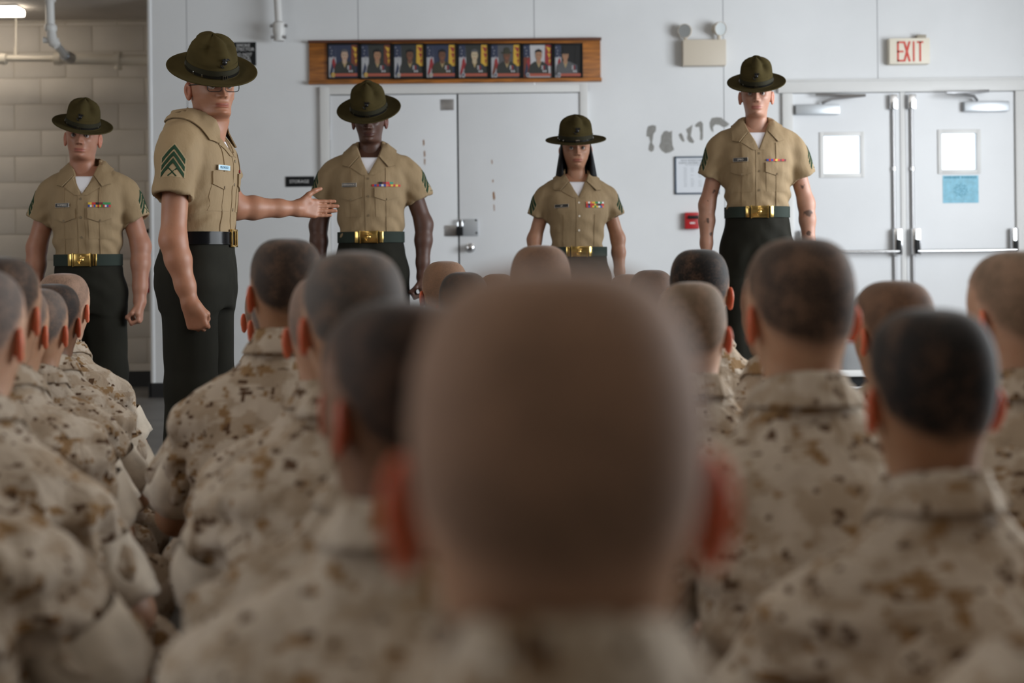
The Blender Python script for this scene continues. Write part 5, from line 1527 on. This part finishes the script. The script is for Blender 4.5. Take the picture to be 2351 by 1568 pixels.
# far left, by the block wall
make_instructor('instructor in khaki shirt and olive campaign hat standing against the block wall', 495, 203, 228, 597, math.radians(184), (.36, .175, .115),
    side_arms(.262, 1.13, .03, .262), dict(yaw=math.radians(6), pitch=math.radians(-2), roll=math.radians(-3)), (math.radians(-17), math.radians(-7), .082), .88, name_tag='ROMERO', jaw=1.05, lips=1.0, nosew=1.15, thick=1.1, dens=.8,
    ribbons=2, rib_cols=rb(['red blue white red', 'green yellow red yellow', 'blue orange white blue'], ['green', 'maroon black', 'red yellow']), headshift=(.02, 0, 0), wide=1.02, sx=.90)
# the speaker, pointing
fdir = np.array([-.656, .755, .0]); pn = np.array([.755, .656, .10]); th_ = np.array([-.05, -.1, 1.0])
arms1 = [((.178, -.012, 1.415), (.245, -.010, 1.06), (.238, .045, .845), np.array([-.10, .30, -1.0]), np.array([-.9, -.15, .05]), np.array([.15, 1.0, .3]), FIST),
         ((-.178, -.012, 1.415), (-.25, .055, 1.19), (-.417, .248, 1.19), fdir, pn, th_, OPEN)]
make_instructor('instructor in glasses and campaign hat, arm outstretched, palm open', 600, 457, 80, 548, math.radians(-96), (.37, .178, .108),
    arms1, dict(neck=1.12, yaw=math.radians(-50), pitch=math.radians(-5), roll=math.radians(3)), (math.radians(-22), math.radians(6), .092), .93, belt='leather', name_tag='PROVOST', jaw=1.03, lips=1.15, nosew=1.1, dens=.5, hairtone=(.03, .022, .018),
    ribbons=1, rib_cols=rb(['red yellow', 'blue red']), headshift=(0, .035, -.022), glasses=True)
# before the storage door
make_instructor('dark-skinned instructor in campaign hat standing before the storage door', 460, 852, 190, 545, math.radians(181), (.080, .036, .024),
    side_arms(.268, 1.13, .02, .258), dict(yaw=math.radians(0), pitch=math.radians(-9), roll=math.radians(1)), (math.radians(-19), math.radians(2), .078), .96, name_tag='HERNANDEZ', lips=1.45, nosew=1.25, jaw=.98, thick=1.0,
    ribbons=2, rib_cols=rb(['red yellow red', 'yellow red orange', 'blue white blue', 'red blue red'], ['teal red', 'maroon black']), sx=.95)
# woman
make_instructor('woman instructor with black bobbed hair under a campaign hat', 440, 1324, 267, 578, math.radians(184), (.39, .205, .13),
    side_arms(.232, 1.14, .02, .236, shx=.150), dict(yaw=math.radians(-2), pitch=math.radians(-2), roll=math.radians(1), hair=False), (math.radians(-11), math.radians(1), .076), .99, female=True, name_tag='LE', lips=1.25, nosew=1.05, jaw=.97, thick=.86,
    ribbons=2, rib_cols=rb(['orange blue white', 'yellow green yellow', 'red blue red'], ['red black', 'maroon yellow red', 'red black red'], ['white green white', 'green yellow', 'orange white orange']))
# tall one by the exit
make_instructor('tall tattooed instructor in campaign hat standing beside the exit doors', 465, 1738, 133, 488, math.radians(176), (.41, .222, .155),
    side_arms(.258, 1.11, .02, .268), dict(yaw=math.radians(-6), pitch=math.radians(-3), roll=math.radians(-1)), (math.radians(-20), math.radians(1), .086), .90, name_tag='SPIRO', lips=.9, jaw=.96, dens=.35, hairtone=(.05, .035, .025),
    ribbons=1, rib_cols=rb(['maroon red maroon', 'red yellow red', 'blue red blue']), tattoos=((0, (.225, .035, 1.17), .016), (0, (.258, .035, 1.13), .010), (0, (.262, .035, 1.03), .014), (0, (.245, .03, .97), .010), (1, (-.232, .035, 1.19), .015), (1, (-.260, .03, 1.06), .026), (1, (-.262, .035, .97), .014)), thick=.95, sx=.92)

# ------------------------------------------------------------------ seated recruits (label, head centre px, crown px, head width px, ...)
RECRUITS = [
 ('recruit with pale cropped head blurred large at centre foreground, back to camera', 1272, 612, 655, 0, dict(hyaw=0, hpitch=2, tone='light', hair='mid', dens=.50, hi=True, ears=.95, raise_=.045, hshift=.012)),
 # left column, nearest first
 ('recruit whose rolled sleeve and shoulder fill the lower left corner, head out of frame', -165, 640, 256, 1, dict(byaw=-6, tone='tan', hair='brown')),
 ('grey-cropped recruit cut by the left edge, nearest head of the left column', -55, 618, 205, 2, dict(byaw=-4, tone='fair', hair='ash', dens=.85)),
 ('dark-haired recruit second from the front of the left column, at the left edge', -2, 590, 174, 3, dict(byaw=-3, tone='light', hair='brown', dens=.9)),
 ('recruit mostly hidden between the dark-haired and grey heads of the left column', 35, 655, 140, 0, dict(byaw=-3, tone='light', hair='ash', dens=.75)),
 ('recruit with light grey stubble in the middle of the left column', 86, 663, 128, 1, dict(byaw=-2, tone='light', hair='ash', dens=.85)),
 ('recruit with black stubble second from the far end of the left column', 121, 652, 118, 2, dict(byaw=-2, tone='brown', hair='black', dens=.9)),
 ('pink-scalped recruit at the far end of the left column, before the block wall', 147, 628, 108, 3, dict(byaw=-4, tone='fair', hair='mid', dens=.6)),
 # centre-left column
 ('recruit with dark brown head turned right, in front of the pale central foreground head', 912, 690, 326, 2, dict(byaw=-4, hyaw=42, tone='brown', hair='black', dens=.8, hpitch=4)),
 ('recruit hidden behind the dark brown head, only an ear and shoulder showing', 866, 722, 258, 3, dict(byaw=-4, hyaw=30, tone='brown', hair='black', dens=.9)),
 ('grey-stubbled recruit turned right, below the outstretched hand', 808, 578, 224, 0, dict(byaw=-5, hyaw=26, tone='light', hair='ash', dens=.95)),
 ('recruit mostly hidden behind the grey-stubbled head, pink ear at left', 754, 632, 180, 1, dict(byaw=-5, hyaw=14, tone='fair', hair='ash', dens=.65)),
 ('dark brown-haired recruit turned right, beside the speaker trousers', 655, 548, 160, 2, dict(byaw=-6, hyaw=28, tone='tan', hair='brown', dens=.95, hpitch=3)),
 ('recruit hidden left behind the dark brown-haired head, lower ear showing', 643, 648, 130, 3, dict(byaw=-6, hyaw=22, tone='fair', hair='ash', dens=.85)),
 ('recruit farthest in the centre-left column, pink ear beside speaker trousers', 619, 645, 112, 0, dict(byaw=-6, hyaw=18, tone='light', hair='mid', dens=.7)),
 # centre far
 ('recruit with short brown stubble just right of the storage-door instructor leg', 1020, 600, 102, 1, dict(hyaw=12, tone='tan', hair='mid', dens=.5)),
 ('recruit with black stubble in front of the brown-stubbled one, below the door knob', 1064, 625, 114, 2, dict(hyaw=5, tone='brown', hair='black', dens=.95)),
 ('recruit whose brown crown barely shows left of the tall-headed middle recruit', 1142, 629, 90, 3, dict(hyaw=0, tone='tan', hair='mid', dens=.55)),
 ('brown-stubbled recruit seated before the woman instructor belt', 1241, 564, 138, 0, dict(hyaw=-5, tone='tan', hair='brown', dens=.55)),
 ('recruit whose crown just peeps above the foreground head at its right', 1441, 630, 88, 1, dict(hyaw=-5, tone='tan', hair='brown', dens=.6)),
 ('small brown-headed recruit left of the black-haired one, right of centre', 1496, 620, 104, 2, dict(hyaw=-8, tone='brown', hair='brown', dens=.7)),
 ('black-haired recruit below the red alarm box, right ear showing', 1606, 573, 132, 3, dict(byaw=4, hyaw=-18, tone='tan', hair='black', dens=.97)),
 ('blond-stubbled recruit just right of the foreground head', 1588, 648, 156, 0, dict(byaw=3, hyaw=-14, tone='fair', hair='blond', dens=.85)),
 ('brown-skinned recruit hidden left behind the big grey-brown head at right', 1780, 612, 146, 1, dict(byaw=2, hyaw=20, tone='brown', hair='black', dens=.8)),
 ('recruit with large grey-brown cropped head between tall instructor and exit doors', 1832, 548, 230, 2, dict(byaw=3, hyaw=8, tone='light', hair='brown', dens=.85)),
 ('brown-headed recruit in front of the exit doors, left ear showing', 2048, 645, 162, 3, dict(byaw=3, hyaw=16, tone='tan', hair='brown', dens=.65)),
 ('recruit with near-black hair at right foreground, both ears showing', 2131, 708, 270, 0, dict(byaw=4, hyaw=0, tone='tan', hair='black', dens=.98, hpitch=3)),
 ('blond-stubbled recruit cut by the right edge of the picture', 2334, 577, 200, 1, dict(byaw=3, hyaw=14, tone='fair', hair='blond', dens=.75)),
 ('recruit whose shoulder fills the lower right corner, head out of frame', 2610, 640, 394, 3, dict(byaw=4, tone='light', hair='brown')),
]
for lab, cx, yt, w, var, kw in RECRUITS:
    make_recruit(lab, cx, yt, w, var, **kw)
